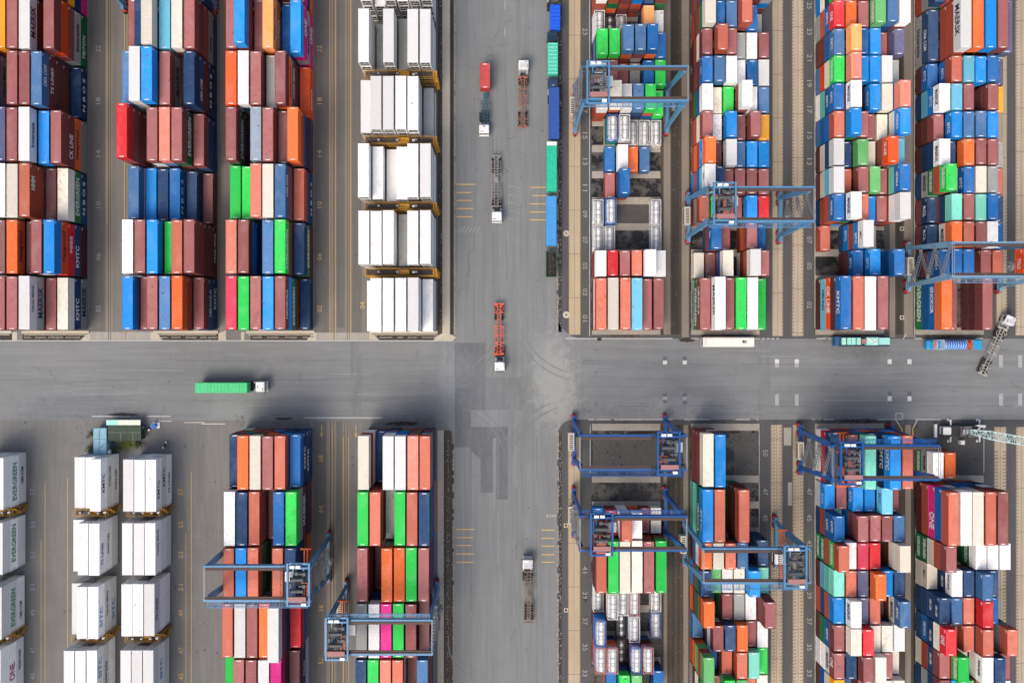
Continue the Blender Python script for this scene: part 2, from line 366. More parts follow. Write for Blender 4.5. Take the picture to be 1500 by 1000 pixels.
# painted lines
m=MB(); my=MB(); mg=MB()
def ln(mb,x0,x1,y0,y1,z=.03): mb.quad([(X(x0),Y(y1),z),(X(x1),Y(y1),z),(X(x1),Y(y0),z),(X(x0),Y(y0),z)])
def dline(mb,x0,y0,x1,y1,wd=1.0,z=.03):
    dx,dy=x1-x0,y1-y0; l=hypot(dx,dy); nx,ny=-dy/l*wd/2,dx/l*wd/2
    pts=[(X(a),Y(b),z) for a,b in ((x0+nx,y0+ny),(x1+nx,y1+ny),(x1-nx,y1-ny),(x0-nx,y0-ny))]
    ar=sum(pts[i][0]*pts[(i+1)%4][1]-pts[(i+1)%4][0]*pts[i][1] for i in range(4)); mb.quad(pts if ar>0 else pts[::-1])
for y in (269.5,281.5,293,305,317): ln(my,669,691+random.uniform(-1,6),y,y+1.4)
for y in (274,286,298,310,321.5): ln(my,777+random.uniform(-2,3),800,y,y+1.4); ln(mg,745,753,y-1,y-.4); ln(mg,756,762,y+1,y+1.5)
for y in (774,786,797.5,810,822): ln(my,668,692+random.uniform(-1,5),y,y+1.4)
for y in (775,787,798.5,811,822): ln(my,793,812,y,y+1.4)
for i in range(6): dline(mg,670+i*5.5,341,676+i*5.5,332,.8)
for i in range(4): dline(m,800+i*4,757,803+i*4,753,.8)
for y in (2,42): ln(mg,739,740.3,y,y+12)
for x0,x1 in ((828,985),(1012,1024),(1102,1113),(1116,1120),(1123,1127),(1130,1134),(1137,1141),(1196,1210),(1213,1222),(1298,1301),(1340,1350),(1429,1440)): ln(m,x0,x1,495.2,496.2)
for x0,x1 in ((862,895),(900,985),(1002,1040),(1075,1098),(1108,1111),(1190,1193),(1199,1201),(1207,1222),(1285,1312),(1340,1378)): ln(m,x0,x1,613.6,614.6)
for x0,x1,yy in ((135,190,609),(215,250,609),(232,252,616),(270,300,618),(295,330,620),(445,560,611)): ln(m,x0,x1,yy,yy+1)
ln(m,-60,664,498.4,499.3)
for px in (974,1003):
    ln(m,px-3,px+3,528,533.5); ln(mg,px-3,px+3,581,585)
for px in (1138,1167): ln(m,px-3,px+3,526,532); ln(mg,px-3,px+3,532.5,538); ln(mg,px-2.6,px+2.6,577,594)
for px in (1303,1332): ln(m,px-3,px+3,526,533); ln(m,px-3,px+3,580,587)
for px in (1466,1494): ln(mg,px-3,px+3,520,538); ln(mg,px-3,px+3,576,594)
for x,ya,yb in ((863.5,T,492),(1193.6,T,480),(1193.8,622,Bm),(1441,625,692),(1112,620,780),(864.5,622,692),(966,-60,200),(1339,-60,495)): ln(m,x-.35,x+.35,ya,yb)
for (a,b_,c,d) in ((1312,614,1320,627),(1344,614,1337,627),(640,497,652,488),(1296,489,1300,496),(1327,489,1323,496)): dline(m,a,b_,c,d,.9)
for x,ya,yb in ((1321,627,645),(1337,627,655)): ln(my,x-.6,x+.6,ya,yb)
for (a,b_,c,d) in ((1312,605,1322,605),(1312,614,1322,614),(1312,605,1312,614),(1322,605,1322,614)): dline(m,a,b_,c,d,.7)
ln(my,60,60.7,790,Bm); ln(my,66,66.7,705,Bm); ln(my,99,99.7,700,Bm); ln(my,272,272.7,780,Bm); ln(my,280,280.8,690,Bm)
for x,ya,yb in ((157,T,330),(183,T,498),(483,T,498),(491.5,T,498),(513.5,T,498),(487,625,Bm),(503,640,Bm),(510.5,640,Bm)): ln(my,x-.35,x+.35,ya,yb)
for ax in (471,521.5):     # arrows at the lane mouths
    ln(my,ax-.5,ax+.5,622,637); m2=[(X(ax-2.4),Y(634),.03),(X(ax),Y(641),.03),(X(ax+2.4),Y(634),.03)]; my.quad(m2)
for o,mt,nm in ((m,white_line,'white_road_marking'),(my,yellow_line,'yellow_road_marking'),(mg,grey_line,'worn_road_marking')): o.build(nm,mt)['kind']='structure'
sheet('repair_patch',[(970.8,977.2,522,527.5),(999.8,1006.2,522,527.5),(970.8,977.2,575,580.5),(999.8,1006.2,575,580.5),(970.8,977.2,586,590),(999.8,1006.2,587,592),(1300,1306,573,579.5),(1329,1335,573,579.5),(1205,1213,493,501)],patch_mat,.026)
sheet('repair_patch',[(1148,1159,626,652),(1154,1160,706,740)],pad_concrete,.010)
number_paint=simple('worn_number_paint',(.36,.36,.34),.85,var=.6,sc_=2.5,dirt=(.1,.1,.1),dk=.8)
# bay numbers painted on the lanes
def ground_text(t,px,py,rot,mat,wd=1.65,h=1.15):
    me=text_mesh(t,wd,h,0); o=link('bay_number',me,None,(X(px),Y(py),.034),(0,0,rot)); omat(o,mat); o['kind']='structure'
yU=lambda k:465.8-38.1*k
yLo=lambda k:644+37.9*k
for k,t in ((0,'01'),(1,'03'),(2,'05'),(3,'07'),(4,'09'),(5,'11'),(6,'13'),(7,'15'),(8,'17'),(11,'23')): ground_text(t,857,yU(k),-pi/2,number_paint)
for k,t in ((.5,'02'),(2,'05'),(3,'07'),(6,'13'),(7,'15'),(8,'17'),(9,'19'),(10,'21'),(11,'23'),(12,'25')): ground_text(t,1185.5,yU(k),-pi/2,number_paint)
for k,t in ((.5,'50'),(2,'47'),(3,'45'),(4,'43')): ground_text(t,1121,yLo(k),-pi/2,number_paint)
for k,t in ((2,'47'),(3,'45'),(4,'43'),(6,'39'),(7,'37'),(8,'35'),(9,'33')): ground_text(t,1185.5,yLo(k),-pi/2,number_paint)
for k,t in ((5,'41'),(6,'39'),(7,'37'),(8,'35'),(9,'33')): ground_text(t,857,yLo(k),-pi/2,number_paint)
for py,t in ((300,'10'),(376,'06'),(452,'02'),(225,'14'),(148,'18'),(72,'22')):
    ground_text(t,468,py,pi/2,yellow_line); ground_text(t,144,py,pi/2,grey_line)
for py,t in ((671,'68'),(745,'64'),(815,'60'),(890,'56'),(967,'52')): ground_text(t,470,py,pi/2,yellow_line); 
for py,t in ((720,'57'),(768,'55'),(812,'53'),(860,'51'),(897,'49'),(952,'47'),(990,'45')): ground_text(t,265,py,pi/2,yellow_line); ground_text(t,48,py,pi/2,grey_line)
ground_text('04',531,447,pi/2,yellow_line); ground_text('2L',1450,440,pi/2,yellow_line)
# seams, cracks and tyre marks on the roads
seam=simple('asphalt_crack',(.07,.072,.075),.9,var=.5); tyre=ground('tyre_mark',(.176,.184,.186),var=.4,fine=.3); scuff=ground('pale_scuff',(.235,.245,.245),var=.4,fine=.3)
mc=MB(); mt=MB(); ms=MB()
def poly_line(mb,pts,wd,z):
    for (a,b_) in zip(pts,pts[1:]): dline(mb,a[0],a[1],b_[0],b_[1],wd,z)
for px,ya,yb in ((694,-60,495),(722,-60,420),(742,130,498),(690,640,1060),(757,625,1060),(786,640,1060)):
    y=ya
    while y<yb:
        l=random.uniform(40,120); ln(mc,px,px+.35,y,min(y+l,yb),.021); y+=l+random.uniform(0,50)
for py,xa,xb in ((528,-60,640),(556,-60,480),(586,60,640),(533,860,1560),(566,850,1560),(594,900,1500)):
    x=xa
    while x<xb:
        l=random.uniform(50,150); ln(mc,x,min(x+l,xb),py,py+.3,.021); x+=l+random.uniform(10,70)
for _ in range(46):
    x,y=random.choice(((random.uniform(0,660),random.uniform(505,610)),(random.uniform(820,1500),random.uniform(500,608)),(random.uniform(672,800),random.uniform(20,480)),(random.uniform(672,800),random.uniform(630,990))))
    a=random.uniform(0,2*pi); pts=[(x,y)]
    for k in range(random.randint(3,9)): a+=random.gauss(0,.5); x+=3.2*cos(a); y+=3.2*sin(a); pts.append((x,y))
    poly_line(mc,pts,random.uniform(.25,.5),.022)
zt=.0285
for (cx,cy,r,a0,a1) in ((626,446,112,12,75),(856,452,96,98,160),(645,690,98,-75,-12),(846,695,102,192,255),(708,940,42,95,200)):
    for off in (0,9.5):
        n=24; wd=random.uniform(1.2,2.4); zt+=.0001; b0=len(mt.v)
        for k in range(n+1):
            t=R(a0+(a1-a0)*k/n); e_=min(1,k/5,(n-k)/5)*wd/2+.05
            for q in (e_,-e_): mt.v.append((X(cx+(r+off+q)*cos(t)),Y(cy+(r+off+q)*sin(t)),zt))
        for k in range(n):
            mt.f.append((b0+2*k,b0+2*k+2,b0+2*k+3,b0+2*k+1)); mt.m.append(0)
for i in range(34):
    if random.random()<.5: x=random.uniform(675,800); y=random.choice((random.uniform(-20,400),random.uniform(640,900))); l=random.uniform(30,110); ln(random.choice((mt,ms)),x,x+random.uniform(.8,1.8),y,y+l,.0275+i*.00002)
    else: x=random.choice((random.uniform(0,560),random.uniform(840,1400))); y=random.uniform(506,606); l=random.uniform(40,140); ln(random.choice((mt,ms)),x,x+l,y,y+random.uniform(.8,1.8),.0275+i*.00002)
for o,mt_,nm in ((mc,seam,'asphalt_seam'),(mt,tyre,'tyre_mark'),(ms,scuff,'pale_scuff')): o.build(nm,mt_)['kind']='structure'
# drain covers and round pads
def round_pad(px,py,r,label):
    e=empty('concrete_pad',(X(px),Y(py),0)); tag(e,label,'manhole','round concrete pads beside the avenue runway')
    MB().cyl((0,0,.01),(0,0,.09),r,20).build('rim',apron_mat,e); MB().cyl((0,0,.091),(0,0,.11),r*.28,12).build('hole_cover',dark_gutter,e)
round_pad(829.5,461,.85,'round pale concrete pad with black hole, near the crossroad beside hatched runway')
round_pad(829.5,342,.75,'round pale concrete pad beside hatched runway, level with bay 07')
for (px,py,lb) in ((1321,335,'small square white-rimmed drain between the third and rightmost blocks, farther from crossroad'),(1321,465,'small square white-rimmed drain between third and rightmost blocks, nearest upper side of crossroad'),(829,769,'small square pale drain rim beside runway, level with second blue crane'),(829,893,'small square pale drain rim beside runway below the lower blue crane')):
    e=empty('drain_cover',(X(px),Y(py),0)); tag(e,lb,'drain')
    MB().box(-.5,.5,-.5,.5,.01,.06).build('rim',apron_mat,e); MB().box(-.27,.27,-.27,.27,.061,.08).build('grate',dark_gutter,e)
# kerb blocks along the avenue (too many and too small to pick apart)
m=MB()
for (xa,ya,yb) in ((666.3,-60,488),(664.2,652,1060),(816.6,-60,484),(817.2,632,1060)):
    y=ya
    while y<yb:
        l=random.uniform(4,9)
        if random.random()<.82:
            wd=random.uniform(.9,1.5); dx=random.uniform(-.4,.4)
            m.box(X(xa-wd+dx),X(xa+wd+dx),Y(y+l-.8),Y(y),0,random.uniform(.08,.16))
        y+=l
for _ in range(900):
    xa,ya,yb=random.choice(((820.5,-60,486),(820.5,632,1060),(667.3,-60,490),(646.5,-60,490),(656,640,1060)))
    x=xa+random.gauss(0,1.0); y=random.uniform(ya,yb); s=random.uniform(.04,.11)
    m.box(X(x)-s,X(x)+s,Y(y)-s*1.4,Y(y)+s*1.4,0,s*1.2)
o=m.build('kerb_blocks',soil_rubble); o['kind']='stuff'; o['label']='rough pale kerb blocks and rubble along both edges of the avenue'; o['category']='kerb'
# ------------------------------------------------------------------ container meshes
W2=1.219
def corr(mb, p0, p1, nrm, z0, z1, pitch, d, mi=0):
    """vertical corrugated sheet from p0 to p1 (xy), recess direction nrm"""
    p0=Vector(p0); p1=Vector(p1); L=(p1-p0).length; u=(p1-p0)/L; n=max(2,int(L/pitch)); st=L/n
    pts=[]
    for i in range(n):
        a=i*st
        for f,dd in ((0,0),(.3,0),(.5,d),(.8,d)): pts.append(p0+u*(a+f*st)+Vector(nrm)*dd)
    pts.append(p1)
    b=len(mb.v)
    for q in pts: mb.v.append((q.x,q.y,z0)); mb.v.append((q.x,q.y,z1))
    for i in range(len(pts)-1):
        mb.f.append((b+2*i,b+2*i+2,b+2*i+3,b+2*i+1)); mb.m.append(mi)
def cont_parts(L,H,pitch=.36):
    h=L/2; body=MB()
    for sx in (-1,1):
        for sy in (-1,1): body.box(sx*(W2-.15),sx*W2,sy*(h-.15),sy*h,.0,H)
        body.box(sx*(W2-.10),sx*W2,-h+.15,h-.15,.0,.16); body.box(sx*(W2-.09),sx*W2,-h+.15,h-.15,H-.10,H-.005)
    body.box(-W2+.15,W2-.15,h-.10,h,0,.16); body.box(-W2+.15,W2-.15,h-.10,h,H-.12,H-.005)
    body.box(-W2+.15,W2-.15,-h,-h+.10,0,.16); body.box(-W2+.15,W2-.15,-h,-h+.10,H-.12,H-.005)
    corr(body,(W2-.012,-h+.15,0),(W2-.012,h-.15,0),(-1,0,0),.16,H-.10,pitch,.045)
    corr(body,(-W2+.012,h-.15,0),(-W2+.012,-h+.15,0),(1,0,0),.16,H-.10,pitch,.045)
    corr(body,(W2-.15,h-.012,0),(-W2+.15,h-.012,0),(0,-1,0),.16,H-.12,.3,.04)
    roof=MB(); z=H-.012; st=.42; n=int((L-.4)/st); st=(L-.4)/n; y=-h+.2; x=W2-.09
    roof.quad([(-x,-h+.1,z),(x,-h+.1,z),(x,y,z),(-x,y,z)])
    for i in range(n):
        for (f0,f1,za,zb) in ((0,.3,0,0),(.3,.45,0,-.02),(.45,.85,-.02,-.02),(.85,1,-.02,0)):
            roof.quad([(-x,y+f0*st,z+za),(x,y+f0*st,z+za),(x,y+f1*st,z+zb),(-x,y+f1*st,z+zb)])
        y+=st
    roof.quad([(-x,y,z),(x,y,z),(x,h-.1,z),(-x,h-.1,z)])
    door=MB()
    for sx in (-1,1):
        door.box(sx*.02,sx*(W2-.16),-h+.005,-h+.07,.17,H-.13)
        for q in (.32,.8): door.cyl((sx*q,-h-.02,.2),(sx*q,-h-.02,H-.15),.025,5,cap=False)
        for zz in (.6,H/2,H-.6): door.box(sx*.1,sx*(W2-.2),-h-.012,-h+.004,zz-.05,zz+.05)
    fit=MB()
    for sx in (-1,1):
        for sy in (-1,1):
            for z0 in (-.008,H-.118): fit.box(sx*(W2-.17),sx*(W2+.006),sy*(h-.19),sy*(h+.006),z0,z0+.124)
    mk=MB()
    for sy in (-1,1): mk.box(-.5,.5,sy*(h-.36),sy*(h-.20),H-.011,H+.003)
    for sx in (-1,1):
        mk.box(sx*(W2+.001),sx*(W2+.006),h-.95,h-.30,H-.48,H-.32)
        mk.box(sx*(W2+.001),sx*(W2+.006),h-.62,h-.30,H-.72,H-.58)
    return body,roof,door,fit,mk
KIND={40:(12.19,2.80),20:(6.06,2.60)}
CP={k:cont_parts(*v) for k,v in KIND.items()}
CM={}
d0=PM['m'][0]
for k,v in CP.items():
    nm='forty_foot' if k==40 else 'twenty_foot'
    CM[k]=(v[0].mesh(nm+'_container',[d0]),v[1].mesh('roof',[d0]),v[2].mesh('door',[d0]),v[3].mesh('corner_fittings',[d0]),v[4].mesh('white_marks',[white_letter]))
LET={'EVERGREEN':('w',8.0,1.35),'MAERSK':('n',6.4,1.5),'KMTC':('w',4.6,1.2),'YANG MING':('n',6.5,.9),'Hapag-Lloyd':('n',6.3,1.2),'N B O S':('w',7.2,.9),
 'ONE':('w',3.6,1.7),'Interasia':('n',6.0,1.2),'SITC':('w',4.4,1.1),'TS LINES':('w',5.5,.9),'CK LINE':('w',5.2,1.3),'OK LINE':('w',5.6,1.4),'HMM':('w',2.8,1.2),'SINOKOR':('w',5.6,1.2),
 'TOLO':('w',4.2,1.3),'RCL':('w',4.6,1.3),'WAN HAI':('n',5.2,1.0),'CMA CGM':('w',4.4,1.0)}
def letter(parent,t,size,side,cc,L,H,z0=0,loc=(0,0)):
    cd,wd,hh=LET.get(t,('w',min(6.5,.75*len(t)+.6),1.05))
    wd*=1.12; hh*=1.22
    if size==20: wd*=.52; hh*=.70
    if cc=='w' and size==40 and t not in('EVERGREEN','ONE','SITC','MAERSK'): wd*=.85; hh*=.8
    if t=='Hapag-Lloyd' or cc in 'wWecT' or (t in('MAERSK','Interasia') and cc in 'ewWcst'): lm=navy_letter
    else: lm=white_letter
    if cc in 'wWe':
        if t=='EVERGREEN': lm=green_letter
        if t=='ONE': lm=magenta_letter
        if t=='SITC': lm=blue_letter
    if t=='Hapag-Lloyd': lm=navy_letter
    me=text_mesh(t,wd,hh)
    if me is None: return None
    room=(L-wd)/2-.6; oy=random.uniform(-.6,.5)*max(room,0)
    o=link('lettering',me,parent,(loc[0]+side*(W2+.008),loc[1]+oy,z0+H*.52),(pi/2,0,side*pi/2)); omat(o,lm); return o
# ------------------------------------------------------------------ refrigerated containers
def reefer_meshes():
    L,H=12.19,2.89; h=L/2
    b=MB()
    b.box(-W2+.03,W2-.03,-h+.35,h-.03,.12,H-.05)
    for sx in (-1,1):
        for sy in (-1,1): b.box(sx*(W2-.16),sx*W2,sy*(h-.16),sy*h,0,H)
        b.box(sx*(W2-.10),sx*(W2-.004),-h+.16,h-.16,0,.2); b.box(sx*(W2-.09),sx*(W2-.006),-h+.16,h-.16,H-.14,H-.012)
    b.box(-W2+.16,W2-.16,-h+.01,-h+.12,0,.2); b.box(-W2+.16,W2-.16,-h+.01,-h+.12,H-.2,H-.02)
    r=MB()
    for sx in (0,): r.box(-W2+.10,W2-.10,-h+.13,h-.04,H-.049,H-.02)
    for i in range(1,12): y=-h+i*L/12; r.box(-W2+.14,W2-.14,y-.02,y+.02,H-.019,H-.008)
    u=MB(); gr=MB()
    u.box(-W2+.17,W2-.17,-h+.13,-h+.34,.21,H-.21)
    u.box(-W2+.25,-.1,-h+.06,-h+.129,.35,1.25); u.box(.1,W2-.25,-h+.06,-h+.129,.35,1.25)
    for cx in (-.5,.5):
        gr.cyl((cx,-h+.128,2.0),(cx,-h+.07,2.0),.36,14); 
    for i in range(7): gr.box(-W2+.3,W2-.3,-h+.045,-h+.059,.42+i*.12,.47+i*.12)
    for x in (-.75,0,.75): gr.box(x-.02,x+.02,-h+.03,-h+.069,.3,H-.3)
    d=MB()
    for sx in (-1,1):
        d.box(sx*.015,sx*(W2-.17),h-.028,h-.006,.2,H-.15)
        for q in (.3,.75): d.cyl((sx*q,h+.02,.2),(sx*q,h+.02,H-.15),.025,5,cap=False)
        for zz in (.6,1.4,2.3): d.box(sx*.1,sx*(W2-.2),h-.005,h+.008,zz-.04,zz+.04)
    return b,r,u,gr,d
RFP=reefer_meshes(); rw=PM['w'][0]
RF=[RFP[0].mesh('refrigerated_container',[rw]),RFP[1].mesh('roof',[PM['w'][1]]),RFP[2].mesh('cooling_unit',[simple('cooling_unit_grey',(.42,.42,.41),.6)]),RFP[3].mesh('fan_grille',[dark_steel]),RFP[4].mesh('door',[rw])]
def reefer(loc,flip,label,txt,side,grey=False):
    o=link('refrigerated_container',RF[0],None,loc,(0,0,pi if flip else 0)); o['wear']=random.random()
    tag(o,label,'reefer','white refrigerated containers stacked beside yellow racks')
    if grey: omat(o,PM['e'][0])
    for me,nm in ((RF[1],'roof'),(RF[2],'cooling_unit'),(RF[4],'door')):
        c=link(nm,me,o); c['wear']=o['wear']
        if nm=='cooling_unit': link('fan_grille',RF[3],c)
        if grey and nm!='cooling_unit': omat(c,PM['e'][1])
    if txt:
        s=-side if flip else side
        letter(o,txt,40,s,'w',12.19,2.89)
    return o
# ------------------------------------------------------------------ tank containers
def tank_meshes():
    L,H=6.06,2.59; h=L/2
    f=MB()
    for sx in (-1,1):
        for sy in (-1,1): f.box(sx*(W2-.13),sx*W2,sy*(h-.13),sy*h,0,H)
        f.box(sx*(W2-.12),sx*(W2-.002),-h+.13,h-.13,H-.12,H-.003); f.box(sx*(W2-.12),sx*(W2-.002),-h+.13,h-.13,.02,.14)
        for sy in (-1,1): f.bar((sx*(W2-.06),sy*(h-.1),.2),(sx*(W2-.06),sy*(h-1.3),H-.15),.09)
    for sy in (-1,1):
        f.box(-W2+.13,W2-.13,sy*(h-.12),sy*(h-.002),H-.12,H-.003); f.box(-W2+.13,W2-.13,sy*(h-.12),sy*(h-.002),.02,.14)
        f.bar((-W2+.1,sy*(h-.06),.2),(W2-.1,sy*(h-.06),H-.15),.08)
    t=MB(); t.cyl((0,-h+.5,1.27),(0,h-.5,1.27),1.13,22,cap=False)
    t.dome((0,h-.5,1.27),1.13,.36,seg=22); t.dome((0,-h+.5,1.27),1.13,-.36,seg=22)
    bands=MB()
    for y in (-1.9,-.65,.65,1.9): bands.cyl((0,y-.04,1.27),(0,y+.04,1.27),1.16,22)
    wk=MB()
    for x in (-.62,-.38,.38,.62): wk.box(x-.09,x+.09,-h+.3,h-.3,2.42,2.47)
    for y in (-1.9,-.6,.6,1.9): wk.box(-.8,.8,y-.05,y+.05,2.38,2.419)
    hb=MB()
    hb.cyl((0,0,2.3),(0,0,2.52),.42,14)
    return f,t,bands,wk,hb
TK=[p.mesh(n,[m_]) for p,n,m_ in zip(tank_meshes(),('frame','tank','insulation_band','walkway','hatch'),(galv,simple('tank_cladding',(.80,.80,.80),.4,.05,var=.3),grey_steel,galv,white_paint))]
frame_cols={'T':white_paint,'b':simple('blue_frame',(.05,.16,.5),.5),'r':simple('pink_frame',(.55,.2,.2),.5),'d':dark_steel}
def tank(loc,label,fc='T'):
    e=link('tank_container',None,None,loc); tag(e,label,'tank container','silver tank containers stacked right of the avenue')
    for me in TK:
        if me.name.startswith('insulation') or me.name.startswith('hatch'): continue
        o=link(me.name.split('.')[0],me,e)
        if me.name.startswith('frame'): omat(o,frame_cols[fc])
        if me.name.startswith('tank'): link('insulation_band',TK[2],o)
        if me.name.startswith('tank') and fc=='d': omat(o,grey_steel)
        if me.name.startswith('walkway') and fc=='d': omat(o,dark_steel)
    for y in (-1.75,0.05,1.7): link('hatch',TK[4],e,(0,y,0))
    return e
# ------------------------------------------------------------------ stacks: columns left to right, "height colour[=lettering] ..." from the top tier down
UP40=lambda k:446.7-76.2*k
BL={}
BL['L1']=dict(x=31,side=1,up=1,name='leftmost block',bays=[
 (UP40(0),40,'5 m|5 m|5 m|5 w=YANG MING e=MAERSK|3 m|3 W n=KMTC e=MAERSK'),
 (UP40(1),40,'5 m|5 M|5 o=Hapag-Lloyd|4 M|5 m|5 b O=Hapag-Lloyd R=中谷物流 n=KMTC M'),
 (UP40(2),40,'5 m|5 w|5 W|5 r=HMM r|3 M|3 W G=EVERGREEN n=N B O S'),
 (UP40(3),40,'5 m|5 u|5 m|5 w=Interasia|4 b|4 m m=CK LINE o=Hapag-Lloyd e'),
 (UP40(4),40,'5 m e=YANG MING|3 m|5 m|5 m|5 s=CMA CGM m=TS LINES M M|1 n=N B O S'),
 (UP40(5),40,'5 m|5 y|5 m|5 w=MAERSK M M|3 m|5 m O m e=Interasia G=TRITON'),
 (UP40(6),40,'5 m|5 m|5 w|5 m|4 m|4 m y n K')])
BL['L2']=dict(x=221,side=1,up=1,name='second block from left',bays=[
 (UP40(0),40,'5 b|4 m|5 m|5 s|5 o r|3 m n=HEUNG-A n=KMTC'),
 (UP40(1),40,'5 w|5 m|5 b|4 g|5 r|5 m m M M M=YANG MING'),
 (UP40(2),40,'4 s|3 b=VASI|3 n|3 B=N B O S|2 n e=MAERSK|1 M'),
 (UP40(3),40,'6 R|2 M|5 m|5 p|5 m G=EVERGREEN|3 m n n'),
 (UP40(4),40,'5 s|6 w|6 b|5 m e=MAERSK|3 M|5 n n=CMA CGM M n=N B O S n'),
 (UP40(5),40,'4 m|5 n|6 W|5 c|5 W|5 m m m e=ZIM n'),
 (UP40(6),40,'5 w|5 n|5 m|5 m|5 b|4 c n n')])
BL['L3']=dict(x=361,side=1,up=1,name='third block from left',bays=[
 (UP40(0),40,'5 q|5 g|5 m|5 b|5 m=HAMBURG b G=EVERGREEN M|1 n'),
 (UP40(1),40,'5 p|5 m|2 n|5 s|5 g=EVERGREEN m|3 n G=EVERGREEN M'),
 (UP40(2),40,'4 g|4 g|5 p|5 W|5 s=CMA CGM|3 r n n=N B O S'),
 (UP40(3),40,'5 m G=EVERGREEN|2 n|5 x|5 m|4 M|5 o r n n m'),
 (UP40(4),40,'5 O|5 w|5 m|4 e|5 m o=Hapag-Lloyd u=YANG MING M|1 O=HAPAG'),
 (UP40(5),40,'5 m|6 b|4 m|5 a=Hapag-Lloyd o=INTASIA n|3 B|4 b K=ONE e=MAERSK K=ONE'),
 (UP40(6),40,'5 m|5 m|5 n|5 m|4 M|5 m w K n')])
RU=lambda k:449-90.7*k
BL['L4']=dict(x=541,side=1,up=1,name='white reefer block',kind='reefer',bays=[
 (RU(0),40,'1 w|5 w|5 w|5 w|5 w|3 w'),(RU(1),40,'5 w|5 w|5 w|3 e|5 w|5 w'),(RU(2),40,'5 w|4 w|3 w|4 w|5 w|5 w'),
 (RU(3),40,'4 w|5 w|5 w|5 w|5 w|2 e'),(RU(4),40,'5 w|2 e|5 w|3 e|5 w|5 w'),(RU(5),40,'4 w|3 w|5 w|4 w|5 w|5 w')])
LO40=lambda k:663+75.8*k
BL['L5']=dict(x=361,drift=-.018,side=1,up=0,name='colourful block before avenue',bays=[
 (LO40(0),40,'4 n|5 o|5 W|5 m|5 r|4 B n=KMTC n=KMTC n'),(LO40(1),40,'5 w|5 n|5 r|3 M|5 B=KMTC|5 g e m=MAERSK n'),
 (LO40(2),40,'5 r|5 b|5 r G G|2 M|5 r|5 n n'),(LO40(3),40,'5 r|5 w|5 m|5 o|6 w|3 R'),
 (LO40(4),40,'4 g|5 m|5 m|5 w=ONE|5 K m|3 M n=CSAV'),(LO40(5),40,'4 g|5 m|5 m|5 w|5 K|3 M')])
BL['L6']=dict(x=541,drift=-.012,side=1,up=0,name='block beside avenue',bays=[
 (LO40(0),40,'5 W|2 n|5 w|5 w|5 p|5 r e n'),(LO40(1),40,'5 g|5 r|3 e|5 g|5 r|5 n G'),
 (LO40(2),40,'5 m|2 M|5 o|5 o|5 g|5 m n'),(LO40(3),40,'5 e|5 w|5 K|5 g|5 m M|4 M'),
 (LO40(4),40,'5 n|5 g|5 p|5 r|3 M|5 s'),(LO40(5),40,'5 n|5 g|5 p|5 r|3 M|5 s')])
RL=lambda k:700+88.8*k
BL['R1']=dict(x=-5,pitch=15.7,drift=-.015,side=1,up=0,name='left-edge reefer block',kind='reefer',cols=3,bays=[
 (RL(0)-2,40,'3 w|3 w|3 w w=EVERGREEN w=CMA CGM'),(RL(1),40,'3 w|3 w|3 w w=EVERGREEN w'),(RL(2),40,'3 w|3 w|3 w w=EVERGREEN w=CMA CGM'),(RL(3),40,'3 w|3 w|3 w w=ONE w=WAN HAI'),(RL(4),40,'3 w|3 w|3 w')])
BL['R2']=dict(x=131,pitch=15.7,drift=-.02,side=1,up=0,name='middle reefer block',kind='reefer',cols=3,bays=[
 (RL(0),40,'2 w|2 w|3 w=KMTC w=WAN HAI w=WAN HAI'),(RL(1),40,'2 w|3 w=KMTC|3 w=TS LINES w=WAN HAI w'),(RL(2),40,'2 w|3 w|3 w=SITC w=YANG MING w=SITC'),(RL(3),40,'3 w|3 w|3 w=SITC w=Interasia w'),(RL(4),40,'3 w|3 w|3 w')])
BL['R3']=dict(x=208,pitch=15.7,drift=-.015,side=1,up=0,name='third reefer block',kind='reefer',cols=3,bays=[
 (RL(0),40,'3 w|3 w|3 w=KMTC w=KMTC w=TS LINES'),(RL(1),40,'3 w|3 w|3 w=YANG MING w w'),(RL(2)-4,40,'3 w|3 w|3 w=TS LINES w w'),(RL(3),40,'3 w|3 w|3 w w=SITC w'),(RL(4),40,'3 w|3 w|3 w')])
BL['A']=dict(x=867,side=-1,up=1,name='first block past avenue',bays=[
 (446.7,40,'3 r|3 W|3 r|3 c|2 m|2 m'),(yU(2),20,'3 w m|3 R|3 m|3 r|4 w|3 w'),(yU(3),20,'1 T|1 T|0|0|0|1 T'),(yU(4),20,'1 T|2 Tb|0|0|0|1 T'),
 (yU(5),20,'0|1 m|3 B|0|0|0'),(yU(6),20,'0|1 B|2 w|1 o|1 s|0'),(yU(7),20,'0|3 Tb|3 T|1 T|1 T|1 T'),
 (yU(8),20,'4 w r r|5 W r|4 w|4 s|4 g r|2 g'),(yU(9),20,'3 w|3 m|2 m|2 e|3 B|3 g'),(yU(10),20,'4 g|4 g|5 s|5 s|5 B|3 B'),
 (yU(11),20,'2 T|1 Td|1 T|0|3 a|2 w'),(yU(12),20,'4 w|5 r r|5 R m|4 b r|3 n|4 m')])
